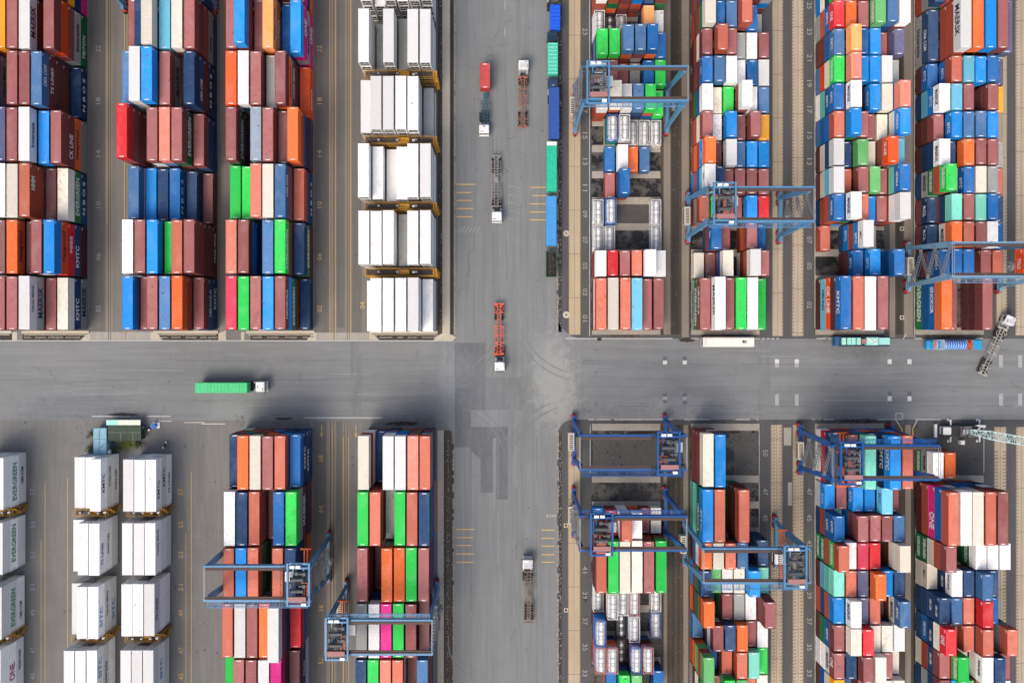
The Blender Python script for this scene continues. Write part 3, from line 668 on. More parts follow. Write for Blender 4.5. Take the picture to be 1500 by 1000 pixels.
BL['B']=dict(x=1012,side=-1,up=1,name='second block past avenue',bays=[
 (446.7,40,'3 m=HEUNG-A G=EVERGREEN e=YANG MING|4 w=MAERSK w=HYUNDAI|3 m|3 g|3 w=MAERSK|2 g'),
 (yU(2),20,'1 W|1 M|3 W B|0|4 w r|3 m'),(yU(3),20,'0|3 B=P&O m|2 m|0|3 m|2 B'),(yU(4),20,'3 r|3 g|3 r|2 m|3 b|3 R'),
 (yU(5),20,'5 w=MSC c B|4 n|3 m|3 m|3 m|3 m'),(yU(6),20,'5 o b=MSC r|3 M|4 w|3 s|3 b|3 b'),(yU(7),20,'4 m W r|3 w|4 b|3 M|4 m|3 y'),
 (yU(8),20,'4 w B G|3 W|3 g|5 w|3 w|3 s'),(yU(9),20,'4 B=MSC m|4 s|4 w|3 w|3 B|3 w'),(yU(10),20,'4 m W r|5 r|4 m|3 e|3 w|3 m'),
 (yU(11),20,'5 W G m|4 B|4 s|5 r|3 B|1 e'),(yU(12),20,'4 B m|4 g|4 e|4 w|4 m|4 e')])
BL['C']=dict(x=1194,side=-1,up=1,name='third block past avenue',bays=[
 (446.7,40,'5 B=KMTC M O=OK LINE c=HEUNG M|5 r|5 w|5 m|0|0'),(yU(2),20,'0|0|3 B=SITC M M|4 b=SITC n|0|4 B B B'),
 (yU(3),20,'1 r|0|5 w=MSC b=SITC r b=SITC n|0|1 e|0'),(yU(4),20,'4 B=HEUNG-A r r|5 w=MAERSK|4 r|3 b|3 m|5 w'),
 (yU(5),20,'4 w c W M|3 r|4 m|4 l|3 m|5 B=HEUNG-A t'),(yU(6),20,'4 w n W M|3 n|4 l|3 W|5 O=CK LINE|4 c'),(yU(7),20,'4 r B B|5 b|4 m|3 m|3 W|5 b=HEUNG-A'),
 (yU(8),20,'4 B=KMTC B=KMTC t|5 w=MAERSK|1 M|4 b=HEUNG-A n|4 W|5 p'),(yU(9),20,'4 g=EVERGREEN W O|5 p|4 b|4 b|4 w|3 e'),
 (yU(10),20,'4 s=KMTC B m|5 a w|4 B|4 b|3 m|4 u'),(yU(11),20,'4 R=ONE B=KMTC r|4 o|4 m|5 l=EVERGREEN|5 s|5 w'),(yU(12),20,'4 g n W|3 w|4 m|4 m|3 W|4 e')])
BL['D']=dict(x=1340,side=-1,up=1,name='rightmost block',bays=[
 (446.7,40,'4 o B=SINOKOR B G=EVERGREEN|3 m|0|0|3 m M M|0'),(yU(2),20,'4 B=HEUNG-A s|4 B|4 B|2 G|3 m M|3 r'),
 (yU(3),20,'2 n=RCL|4 o W=MAERSK e=MAERSK|4 r|4 m|4 w|3 B'),(yU(4),20,'2 n=RCL|4 t n O|4 m|4 t|4 B|3 n'),
 (yU(5),20,'5 g=EVERGREEN r G=EVERGREEN e=MAERSK n|1 M|4 B=SITC|4 W|4 e|3 r'),(yU(6),20,'4 w=MAERSK n n|3 n|4 o l|4 m|4 m|3 e'),
 (yU(7),20,'3 m M M|4 b=SITC|4 s|4 s|4 b|1 e'),(yU(8),20,'4 w=MAERSK b=SITC c n|4 c|4 m|2 e|4 m M|3 y'),(yU(9),20,'2 B=SITC M|4 r B=SITC M|4 c|4 b|4 B|3 u'),
 (yU(10.5),40,'2 n=CMA CGM e=Interasia|5 w=MAERSK r r G|5 o|5 b|5 m|4 u'),(yU(12.5),40,'3 n|4 r r|5 w=MAERSK|5 o|5 b|5 m')])
BL['E']=dict(x=867,side=-1,up=0,name='first block past avenue',bays=[
 (yLo(3),20,'1 b|2 R M|4 r w|3 w|1 m|1 W'),(yLo(4.5),40,'3 r n|3 g|3 W|3 W|3 m|3 g'),
 (yLo(6),20,'1 T|3 T|2 T|2 Tr|0|1 T'),(yLo(7),20,'3 Tb|0|1 Td|2 T|0|1 Tb'),(yLo(8),20,'3 Tr|3 Tr|1 Td|3 Tb|3 Tr|0'),(yLo(9),20,'0|2 B|3 g|3 l|0|2 B')])
BL['F']=dict(x=1012,drift=-.006,side=-1,up=0,name='second block past avenue',bays=[
 (yLo(.5),40,'4 W m m m|4 b m|0|0|0|0'),(yLo(2.5),40,'4 b=SITC G=HEUNG-A t t|4 r|0|4 r M M|0|0'),(yLo(4),20,'4 o|4 W|4 r|4 s|0|3 n n'),
 (yLo(5),20,'4 n G m|3 l|3 w|3 W|4 b|3 t'),(yLo(6),20,'5 o r G m|1 n|3 m|3 e|3 w|5 m m'),(yLo(7),20,'1 s|4 m w|4 n|4 o|3 m|3 w'),
 (yLo(8),20,'5 l r l o|2 B|3 r|4 r|4 t|3 g'),(yLo(9),20,'5 l G W m|3 m|4 g|4 l|3 r|3 W')])
BL['G']=dict(x=1194,side=-1,up=0,name='third block past avenue',bays=[
 (yLo(.5),40,'3 n R|4 m m|5 t|3 n|5 b=KMTC n=KMTC n|5 r'),(yLo(2),20,'2 b=SITC w|2 m|3 b=SITC|3 b|4 c=SITC|3 m'),(yLo(3),20,'4 B=KMTC B=KMTC r n|1 c|4 m m|4 m|4 m|4 s'),
 (yLo(4),20,'5 r g=EVERGREEN r G=EVERGREEN G=EVERGREEN|4 w|4 q|4 R|1 e|5 W W'),(yLo(5),20,'4 t t c M|4 r|4 u|5 o|4 b|4 n'),
 (yLo(6),20,'4 b r n r|5 w=MAERSK|4 u|4 r|1 n|5 s=SITC W=MAERSK'),(yLo(7),20,'4 m B=KMTC G M|5 W|5 R|4 W|4 W|4 w'),
 (yLo(8),20,'4 m=ONE w=MAERSK w w|4 n|5 m|5 W|4 m n|3 W'),(yLo(9),20,'4 y=MSC W B M|3 s|4 m|4 s|4 W|4 W')])
BL['H']=dict(x=1340,side=-1,up=0,name='rightmost block',bays=[
 (yLo(.76),20,'3 w e=Interasia G=EVERGREEN|3 o|0|0|0|0'),(yLo(2.5),40,'5 r B K=ONE r M|5 w|5 W|5 r|5 m|0'),
 (yLo(4),20,'5 m r W G=EVERGREEN G=EVERGREEN|0|0|4 w G=EVERGREEN G|4 w|4 w'),(yLo(5),20,'2 W=MSC W|4 w=Interasia n=CMA CGM n=CMA CGM|4 n|5 s|4 n|0'),
 (yLo(6),20,'4 n=CMA CGM n=CMA CGM n n|4 s|4 p|5 R|4 B|0'),(yLo(7),20,'5 R=ONE W n=CMA CGM B=HEUNG-A n|2 M|4 r W=Interasia|5 r|3 m|5 r e'),
 (yLo(8),20,'4 m n=CMA CGM r W|5 g=EVERGREEN|3 W|5 w=Interasia|5 n|4 m'),(yLo(9),20,'4 m=ONE n e n|4 b|4 l|4 m|4 n|4 w')])
ORD=['first','second','third','fourth','fifth','sixth','seventh','eighth','ninth','tenth','eleventh','twelfth','thirteenth']
def parse(s):
    cols=[]
    for c in s.split('|'):
        n,_,rest=c.strip().partition(' '); out=[]
        toks=rest.split(' '); cur=None
        for t in toks:
            if not t: continue
            if ('=' in t and len(t.split('=')[0])<=2) or (len(t)<=2 and t[0] in COL and not(cur and cur[1] and t in('S','H'))and not (cur and cur[1] and cur[1] in('N','N B','N B O') and t in('B','O','S'))):
                a,_,b=t.partition('='); cur=[a,b]; out.append(cur)
            else: cur[1]+=' '+t
        cols.append((int(n),out))
    return cols
dry={40:[],20:[]}; PITCH=16.67; BASE=.32
fill='mmmrrMnnBswwGebom'
for bn,b in BL.items():
    nc=b.get('cols',6); grid=[(y,sz,parse(s)) for y,sz,s in b['bays']]
    for r_,(yc,sz,cols_) in enumerate(grid):
        L,H=KIND[sz]
        y_prev=grid[r_-1] if r_>0 else None
        for j,(n,lst) in enumerate(cols_):
            if n==0: continue
            dr=b.get('drift',0)*(yc-620)
            x=X(b['x']+dr+b.get('pitch',PITCH)*j+7.25); y=Y(yc)
            hl=cols_[j-1][0] if j>0 else 0; hr=cols_[j+1][0] if j<len(cols_)-1 else 0
            ho=[g[2][j][0] if j<len(g[2]) else 0 for g in (grid[r_-1] if r_>0 else (0,0,[]),grid[r_+1] if r_<len(grid)-1 else (0,0,[]))]
            vis_n=hr if b['side']>0 else hl           # the neighbour on the side that faces the camera
            for t in range(n):
                d=n-1-t; top=d==0
                c,txt=(lst[d][0],lst[d][1]) if d<len(lst) else (random.choice(fill),'')
                if not top and t<min(hl,hr,*ho): continue
                HH=H if c[0]!='T' else 2.6
                jx,jy=random.uniform(-.05,.05),random.uniform(-.10,.10)
                rec=dict(b=b,bn=bn,row=r_,col=j,d=d,n=n,c=c,t=txt,loc=(x+jx,y+jy,BASE+t*H),sz=sz,side=b['side'])
                # how much of it shows
                rr=abs(x+jx); a=0
                f=CAM_H/(CAM_H-(t+1)*H)
                if top: a+=L*2.44
                if t>=vis_n: a+=L*H*rr/CAM_H*1.0*(1 if t>=vis_n else 0)
                vy=ho[0] 
                if t>=vy: a+=2.44*H*abs(y)/CAM_H
                cx,cy=(x*f),(y*f)
                infr=(-745/S<cx<775/S) and (-525/S<cy<495/S)
                if top is False and t<vis_n and t<vy: a*=.1
                rec['a']=a*(1 if infr else .02)+(.8 if txt else 0)
                if b.get('kind')=='reefer':
                    tierp='' if top else ' %s down'%ORD[d]
                    reefer((x+jx,y+jy,BASE+t*2.89),not b['up'] and False,
                        '%s refrigerated container%s, %s column, %s row %s crossroad, %s'%('grey' if c=='e' else 'white',' on top' if top else tierp,ORD[j],ORD[r_],'above' if b['up'] else 'below',b['name']),txt,b['side'],c=='e')
                elif c[0]=='T':
                    tank((x,y,BASE+t*2.6),'%s tank container%s, %s column, %s row %s crossroad, %s'%('dark grey' if c=='Td' else 'silver',' on top' if top else ' %s down'%ORD[d],ORD[j],ORD[r_],'above' if b['up'] else 'below',b['name']),{'T':'T','Tb':'b','Td':'d','Tr':'r'}[c])
                else: dry[sz].append(rec)
def dry_container(loc,sz,c,label,group,txt='',side=1,rz=0,wear=None):
    me=CM[sz]; nm='forty_foot_container' if sz==40 else 'twenty_foot_container'; wv=random.random() if wear is None else wear
    o=link(nm,me[0],None,loc,(0,0,rz)); omat(o,PM[c][0]); o['wear']=wv; tag(o,label,'container',group)
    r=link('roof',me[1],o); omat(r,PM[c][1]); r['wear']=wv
    d=link('door',me[2],o); omat(d,PM[c][0]); d['wear']=wv
    f=link('corner_fittings',me[3],o); omat(f,PM[c][0]); f['wear']=wv
    link('white_marks',me[4],o)
    if txt: letter(o,txt,sz,side,c,*KIND[sz])
    return o
left_over={}
for sz in (40,20):
    L,H=KIND[sz]; dry[sz].sort(key=lambda r:-r['a'])
    nm='forty' if sz==40 else 'twenty'
    for i,r in enumerate(dry[sz]):
        if i<300:
            b=r['b']; tierp='on top' if r['d']==0 else ORD[r['d']]+' down'
            size='long' if sz==40 else 'short'
            lab='%s %s container %s, %s column, %s row %s crossroad, %s'%(COL[r['c']][1],size,tierp,ORD[r['col']],ORD[r['row']],'above' if b['up'] else 'below',b['name'])
            dry_container(r['loc'],sz,r['c'],lab,nm+'-foot dry containers stacked in the yard',r['t'],r['side'])
        else: left_over.setdefault(sz,[]).append(r)
for sz,lst in left_over.items():
    mats=[]; idx={}; mb=MB(); wear=[]
    rest=[r for r in lst]
    for r in rest:
        for roof in (0,1):
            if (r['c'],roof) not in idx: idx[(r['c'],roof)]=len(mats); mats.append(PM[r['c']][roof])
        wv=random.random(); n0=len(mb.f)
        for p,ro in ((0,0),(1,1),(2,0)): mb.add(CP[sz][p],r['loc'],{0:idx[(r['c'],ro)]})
        wear+= [wv]*(len(mb.f)-n0)
    o=mb.build('forty_foot_containers' if sz==40 else 'twenty_foot_containers',mats)
    at=o.data.attributes.new('wear','FLOAT','FACE'); at.data.foreach_set('value',wear)
    tag(o,'the many lower and smaller %s containers filling out the stacks of the yard'%('long' if sz==40 else 'short'),'containers',None,'stuff')
    for r in rest:
        if r['t'] and abs(r['loc'][0])<130: letter(o,r['t'],sz,r['side'],r['c'],KIND[sz][0],KIND[sz][1],r['loc'][2],r['loc'][:2])
# ------------------------------------------------------------------ block floors, beams, pits at the block ends
mpit=[]
for bn in 'ABCD': mpit.append((BL[bn]['x']-1,BL[bn]['x']+101,-60,487))
for bn in 'EFG': mpit.append((BL[bn]['x']-1,BL[bn]['x']+101,623,1060))
mpit.append((1339,1441,696,1060))
sheet('wet_block_floor',mpit,pit_mat,.012)
sheet('grey_block_floor',[(868,966,637,687),(1075,1111,634,700),(1341,1440,628,694),(868,966,300,330)],ground('grey_block_floor',(.095,.092,.086),c2=(.05,.048,.045),streak=(.3,.3,1),var=.8,fine=.5,spots=.9),.016)
for (x0,w_,lst,what) in [(BL[n]['x'],100,[yU(k-.5) for k in (0,2,3,4,5,6,7,8,9,10,11,12)],n) for n in 'ABCD']+[(BL[n]['x'],100,[yLo(k-.5) for k in (0,2,3,4,5,6,7,8,9)],n) for n in 'EFG']+[(1340,100,[yLo(k-.5) for k in (2,4,5,6,7,8,9)],'H')]:
    for yy in lst:
        mb=MB(); e=None
        mb.box(X(x0),X(x0+w_),Y(yy+5.2),Y(yy-5.2),.0,.26)
        for i in range(6):
            xa=x0+2+i*16.2; mb.box(X(xa),X(xa+12.5),Y(yy+3.9),Y(yy-1.2),.26,.31); mb.box(X(xa+1),X(xa+11.5),Y(yy-2.2),Y(yy-3.6),.26,.31)
        o=mb.build('foundation_beam',beam_mat); o['kind']='structure'
for bn in ('L1','L2','L3','L4','L5','L6','R1','R2','R3'):
    b=BL[bn]; wd=b.get('pitch',PITCH)*(b.get('cols',6)-1)+14.5
    for (yc,sz,_) in b['bays']:
        dr=b.get('drift',0)*(yc-620); h_=KIND[sz][0]/2*S
        o=MB().box(X(b['x']+dr+.5),X(b['x']+dr+wd-.5),Y(yc+h_-1),Y(yc-h_+1),0,.30).build('plinth',beam_mat); o['kind']='structure'
# pits and aprons at the crossroad ends of the upper left blocks
pit_r=[(33,129,489,498),(-40,18,489,498),(232,320,489,498),(367,459,489,498),(552,636,489,498)]
sheet('end_pit',pit_r,dark_gutter,.014)
for (a,b_) in ((33,131),(-40,18),(226,320),(361,461),(541,641)):
    mb=MB(); mb.box(X(a),X(b_),Y(488.5),Y(484.2),0,.3); mb.box(X(a+3),X(b_-3),Y(490.6),Y(489.4),0,.22); o=mb.build('end_beam',apron_mat); o['kind']='structure'
sheet('end_apron',[(18,25,486,498),(353,358,486,498)],apron_mat,.020,[[(129,488),(131,488),(131,498),(118,498)],[(221,486),(228,486),(239,498),(221,498)],[(320,488),(331,484),(331,498),(320,498)],[(459,488),(463,486),(463,498),(449,498)],[(541,488),(545,488),(556,498),(541,498)]])
sheet('pale_apron',[(461,541,487,498)],pad_concrete,.018)
mb=MB()
for (a,b_) in ((33,129),(232,320),(367,459),(552,636)):
    x=a+3
    while x<b_-14:
        l=random.uniform(8,22); mb.box(X(x),X(x+l),Y(494.6),Y(493.4),.014,.18)
        x+=l+random.uniform(1,9)
o=mb.build('pit_sleepers',pad_concrete); o['kind']='stuff'; o['label']='pale broken sleepers lying in the dark pits below the upper left blocks'; o['category']='sleepers'
# oily pools beside the lower and upper block ends
def blob(px,py,rx,ry,z=.03,mat=dark_gutter,n=26,name='oil_stain'):
    pts=[]; 
    for i in range(n):
        t=2*pi*i/n; k=random.uniform(.62,1.12); pts.append((X(px+rx*k*cos(t)),Y(py-ry*k*sin(t)),z))
    MB().quad(pts).build(name,mat)['kind']='structure'
for (px,py,rx,ry) in ((1260,617,34,4.5),(1075,489,26,3.5),(915,491,24,2.5),(1245,492,28,3),(1390,491,34,4),(415,613,14,2),(590,620,30,3),(915,620,26,2.4),(1055,621,30,2.6),(180,607,22,2.4),(858,875,4,6),(878,497,4,3),(1006,498,14,4),(195,622,14,3)): blob(px,py,rx,ry)
for _ in range(60):
    x,y=random.choice(((random.uniform(672,800),random.uniform(10,990)),(random.uniform(0,1500),random.uniform(503,610)),(random.uniform(60,340),random.uniform(640,990)))); q=random.uniform(.35,1.0); blob(x,y,q,q*random.uniform(.7,1.8),.0286,dark_gutter,9,'oil_drip')
for bb in ((905,650),(930,655),(945,645),(1090,680),(890,662),(1085,640),(1100,690)): blob(*bb,2.2,1.6,.035)
# loose debris
m=MB()
zones=[(868,966,638,690,160),(868,966,330,480,60),(830,990,590,622,120),(1000,1110,596,622,80),(33,129,489,497,90),(232,320,489,497,90),(367,459,489,497,90),(552,636,489,497,70),(868,980,487,494,70),(1200,1300,486,494,60),(1345,1440,486,494,60),(1210,1310,611,622,90),(560,640,611,627,90),(345,455,608,627,60),(968,1010,0,480,120),(968,1010,640,1000,120),(900,960,690,735,60),(645,662,640,1000,150),(110,240,604,665,60)]
for (x0,x1,y0,y1,n) in zones:
    for _ in range(n):
        x=X(random.uniform(x0,x1)); y=Y(random.uniform(y0,y1)); s=random.uniform(.05,.22); a=random.uniform(0,pi)
        m.bar((x-s*cos(a),y-s*sin(a),.06),(x+s*cos(a),y+s*sin(a),.06),random.uniform(.05,.18),.08)
tag(m.build('ground_debris',simple('mixed_litter',(.17,.155,.135),.9,var=.8)),'scattered rubble, timber scraps and litter around the ends of the blocks','debris',None,'stuff')
# ------------------------------------------------------------------ reefer racks
def rack(px,py,wpx,floors,depth,label,fh=2.75):
    e=empty('reefer_rack',(X(px),Y(py),0)); tag(e,label,'rack','yellow reefer racks between the white containers')
    hw=wpx/S/2; hd=depth/2
    for sx in (-1,-.33,.33,1):
        for sy in (-1,1): MB().box(sx*hw-.08,sx*hw+.08,sy*hd-.08,sy*hd+.08,0,floors*fh+.0).build('post',yellow_steel,e)
    for f in range(1,floors+1):
        z=f*fh; dk=MB(); n=int(2*hw/.30)
        for i in range(n): x=-hw+.1+i*(2*hw-.2)/n; dk.box(x,x+.19,-hd+.1,hd-.1,z-.05,z)
        dk.build('deck',grating_dark,e)
        fr=MB()
        for sy in (-1,1): fr.box(-hw-.05,hw+.05,sy*hd-.045,sy*hd+.045,z-.10,z+.02)
        for sx in (-1,1): fr.box(sx*hw-.06,sx*hw+.06,-hd,hd,z-.17,z+.02)
        fr.build('deck_frame',yellow_steel,e)
        gr=MB()
        for zz in (1.1,):
            for sy in (-1,1): gr.box(-hw,hw,sy*hd-.03,sy*hd+.03,z+zz-.03,z+zz+.03)
            for sx in (-1,1): gr.box(sx*hw-.045,sx*hw+.045,-hd,hd,z+zz-.041,z+zz+.039)
        k=int(2*hw/1.9)
        for i in range(k+1):
            for sy in (-1,1): x=-hw+i*2*hw/k; gr.box(x-.035,x+.035,sy*hd-.035,sy*hd+.035,z,z+1.1)
        gr.build('guard_rail',yellow_steel,e)
        sk=MB()
        for i in range(3): x=-hw*.6+i*hw*.55; sk.box(x-.28,x+.28,-.2,.2,z+.01,z+.95)
        sk.build('socket_box',pinkplate if f%2 else grey_steel,e)
    z=floors*fh
    b=MB(); b.box(-.2,2.3,-.5,.5,z+.02,z+.12); b.box(-.2,2.3,-.5,-.42,z+.12,z+.9); b.box(-.2,2.3,.42,.5,z+.12,z+.9); b.build('hatch_cage',yellow_steel,e)
    MB().box(3.0,3.6,-.25,.2,z+.01,z+.55).build('lamp_box',white_paint,e)
    st=MB()      # stair flights on the east end
    for f in range(floors):
        s=1 if f%2 else -1
        st.bar((hw+.45,-s*hd,f*fh),(hw+.45,s*hd,(f+1)*fh),.6,.08)
        st.bar((hw+.75,-s*hd,f*fh+1),(hw+.75,s*hd,(f+1)*fh+1),.07)
    st.build('stair',yellow_steel,e)
for k,l in enumerate(('nearest the crossroad','second from the crossroad','third from the crossroad','fourth from crossroad')):
    rack(594,RU(k)-45.4,94,4,1.7,'tall yellow rack across white reefer block, '+l)
for nm,px in (('left-edge',16),('middle',152),('third',228)):
    rack(px,742,46,2,1.5,'low yellow rack below first row of the %s reefer block'%nm)
    rack(px-2,920,46,2,1.5,'low yellow rack below third row of the %s reefer block'%nm)
# ------------------------------------------------------------------ gantry cranes
_cm={}
def cmesh(key,fn,mats,smooth=False):
    if key not in _cm: _cm[key]=fn().mesh(key,mats,smooth)
    return _cm[key]
HG=21.3; SPN=11.15; GY=3.6
def g_girder():
    m=MB(); m.box(-SPN-.7,SPN+.7,-.33,.33,HG-1.35,HG)
    for i in range(12): x=-SPN+i*2*SPN/11; m.box(x-.04,x+.04,-.47,.47,HG-1.3,HG-.05)
    return m
def g_leg(): # local: top at origin (0,0,0) foot at y=+1, down
    m=MB(); m.bar((0,-.1,HG-1.3),(0,.95,2.6),.62,1.45,0,.55,.75); m.box(-.34,.34,.6,1.5,2.2,3.0)
    return m
def g_sill():
    m=MB(); m.box(-.38,.38,-6.0,6.0,1.75,2.4)
    for y in (-4.6,4.6): m.box(-.5,.5,y-.9,y+.9,1.45,1.76)
    for y in (-3,-1,1,3): m.box(-.41,.41,y-.04,y+.04,1.73,2.42)
    return m
def g_bogie():
    m=MB(); m.box(-.3,.3,-1.35,1.35,1.0,1.46); m.box(-.42,.42,-.35,.35,1.2,1.5)
    for y in (-1.0,1.0): m.box(-.44,-.3,y-.12,y+.12,.6,1.1); m.box(.3,.44,y-.12,y+.12,.6,1.1)
    return m
def g_wheel(): m=MB(); m.cyl((-.28,0,.74),(.28,0,.74),.74,18); return m
def g_hub():
    m=MB(); m.cyl((-.52,0,.74),(-.281,0,.74),.42,12); m.cyl((.281,0,.74),(.52,0,.74),.42,12); m.box(-.5,.5,-.55,.55,1.49,1.56); return m
def g_walk():
    m=MB(); n=int(2*SPN/.32)
    for i in range(n): x=-SPN+i*2*SPN/n; m.box(x,x+.10,-1.0,0,HG-.36,HG-.32)
    m.box(-SPN,SPN,-1.06,-1.0,HG-.42,HG-.28); m.box(-SPN,SPN,-.03,.03,HG-.42,HG-.28)
    for i in range(10): x=-SPN+i*2*SPN/9; m.box(x-.05,x+.05,-1.05,0,HG-.5,HG-.37)
    return m
def g_rail():
    m=MB()
    for zz in (.3,.8): m.box(-SPN,SPN,-1.08,-1.02,HG-.32+zz-.03,HG-.32+zz+.03)
    for i in range(14): x=-SPN+i*2*SPN/13; m.box(x-.035,x+.035,-1.09,-1.03,HG-.4,HG+.5)
    return m
def g_trolley():
    m=MB()
    for x in (-2.35,2.35): m.box(x-.2,x+.2,-4.7,4.7,HG+.35,HG+.9)
    for y in (-4.55,-3.6,3.6,4.55): m.box(-2.06,2.06,y-.2,y+.2,HG+.35,HG+.8)
    for x in (-1.15,1.15): m.box(x-.12,x+.12,-3.39,3.39,HG+.4,HG+.75)
    for x in (-2.35,2.35):
        for y in (-3.6,3.6): m.cyl((x-.4,y,HG+.30),(x-.29,y,HG+.30),.28,10); m.cyl((x+.29,y,HG+.30),(x+.4,y,HG+.30),.28,10)
    return m
def g_platform():
    m=MB()
    for i in range(22): y=-3.3+i*.3; m.box(-2.05,2.05,y,y+.10,HG+.22,HG+.27)
    for x in (-3.3,):
        for i in range(18): y=-4.4+i*.5; m.box(x-.42,x+.42,y,y+.14,HG+.5,HG+.54)
        for zz in (.5,1.0): m.box(x+(.42 if x>0 else -.46),x+(.46 if x>0 else -.42),-4.6,4.6,HG+.5+zz,HG+.55+zz)
        for i in range(7): y=-4.5+i*1.5; m.box(x+(.41 if x>0 else -.47),x+(.47 if x>0 else -.41),y-.03,y+.03,HG+.4,HG+1.5)
    return m
def g_drum():
    m=MB()
    for y in (-1.2,1.3): m.cyl((-1.5,y,HG+1.25),(1.2,y,HG+1.25),.42,14); m.cyl((-1.6,y,HG+1.25),(-1.5,y,HG+1.25),.58,14); m.cyl((1.2,y,HG+1.25),(1.3,y,HG+1.25),.58,14)
    for y in (-.15,2.5,-2.6): m.box(1.1,1.75,y-.35,y+.35,HG+.8,HG+1.6); m.cyl((.2,y,HG+1.15),(1.09,y,HG+1.15),.27,10)
    m.box(-1.75,-1.3,-.5,.4,HG+.8,HG+1.5); m.box(-.6,.1,2.2,2.9,HG+.8,HG+1.4)
    return m
def g_plate(): m=MB(); m.box(-1.9,1.9,-3.35,-2.35,HG+1.65,HG+1.75); m.box(-1.8,1.8,-3.3,-2.4,HG+.9,HG+1.649); return m
def g_cab():
    m=MB(); m.box(-.95,.95,-1.1,1.1,HG-3.6,HG-1.5); return m
def g_cabwin(): m=MB(); m.box(-.97,.97,-1.13,1.13,HG-3.2,HG-2.2); return m
def g_boxes():
    return MB().box(-.5,.5,-.28,.28,HG+.81,HG+1.45)
def g_house():
    m=MB(); m.box(-.7,.7,-2.1,2.1,2.5,4.6); return m
def g_louver():
    m=MB()
    for i in range(8): y=-1.8+i*.46; m.box(-.72,.72,y,y+.26,3.0,4.2); m.box(-.45,.45,y,y+.22,4.6,4.66)
    return m
def g_stair():
    m=MB(); z=2.6; s=1; n=6; dz=(HG-1-z)/n
    for i in range(n):
        a=(.55,-s*2.7,z); b=(.55,s*2.7,z+dz)
        for dx in (-.35,.35): m.bar((a[0]+dx,a[1],a[2]),(b[0]+dx,b[1],b[2]),.06,.14); m.bar((a[0]+dx,a[1],a[2]+1),(b[0]+dx,b[1],b[2]+1),.05)
        for k in range(9):
            t=(k+.5)/9; y=a[1]+(b[1]-a[1])*t; zz=z+dz*t; m.box(.22,.88,y-.12,y+.12,zz-.02,zz+.02)
        for k in range(4):
            t=k/3; y=a[1]+(b[1]-a[1])*t; zz=z+dz*t; m.box(.88,.93,y-.025,y+.025,zz,zz+1)
        m.box(.15,.95,b[1]-.1 if s>0 else b[1]-.8,b[1]+.8 if s>0 else b[1]+.1,z+dz-.06,z+dz)
        z+=dz; s=-s
    return m
def g_reel():
    m=MB(); m.cyl((.9,0,4.0),(1.05,0,4.0),1.15,22); m.cyl((1.25,0,4.0),(1.4,0,4.0),1.15,22); m.cyl((.6,0,4.0),(1.7,0,4.0),.3,10)
    for k in range(8): t=k*pi/4; m.bar((1.45,0,4.0),(1.45,1.1*cos(t),4.0+1.1*sin(t)),.07)
    return m
def g_spreader(L):
    def f():
        m=MB(); h=L/2
        for x in (-.35,.35): m.box(x-.13,x+.13,-h+.2,h-.2,-.2,.2)
        for y in (-h,h-.26): m.box(-1.2,1.2,y,y+.26,-.22,.22)
        for y in (-1.6,1.6): m.box(-1.1,1.1,y-.18,y+.18,-.2,.25)
        for x in (-1.15,1.05):
            for y in (-h,h-.3): m.box(x,x+.12,y,y+.3,-.6,-.22)
        return m
    return f
def g_head(): m=MB(); m.box(-1.0,1.0,-1.4,1.4,.25,.9); m.box(-.7,.7,-.9,.9,.9,1.3); return m
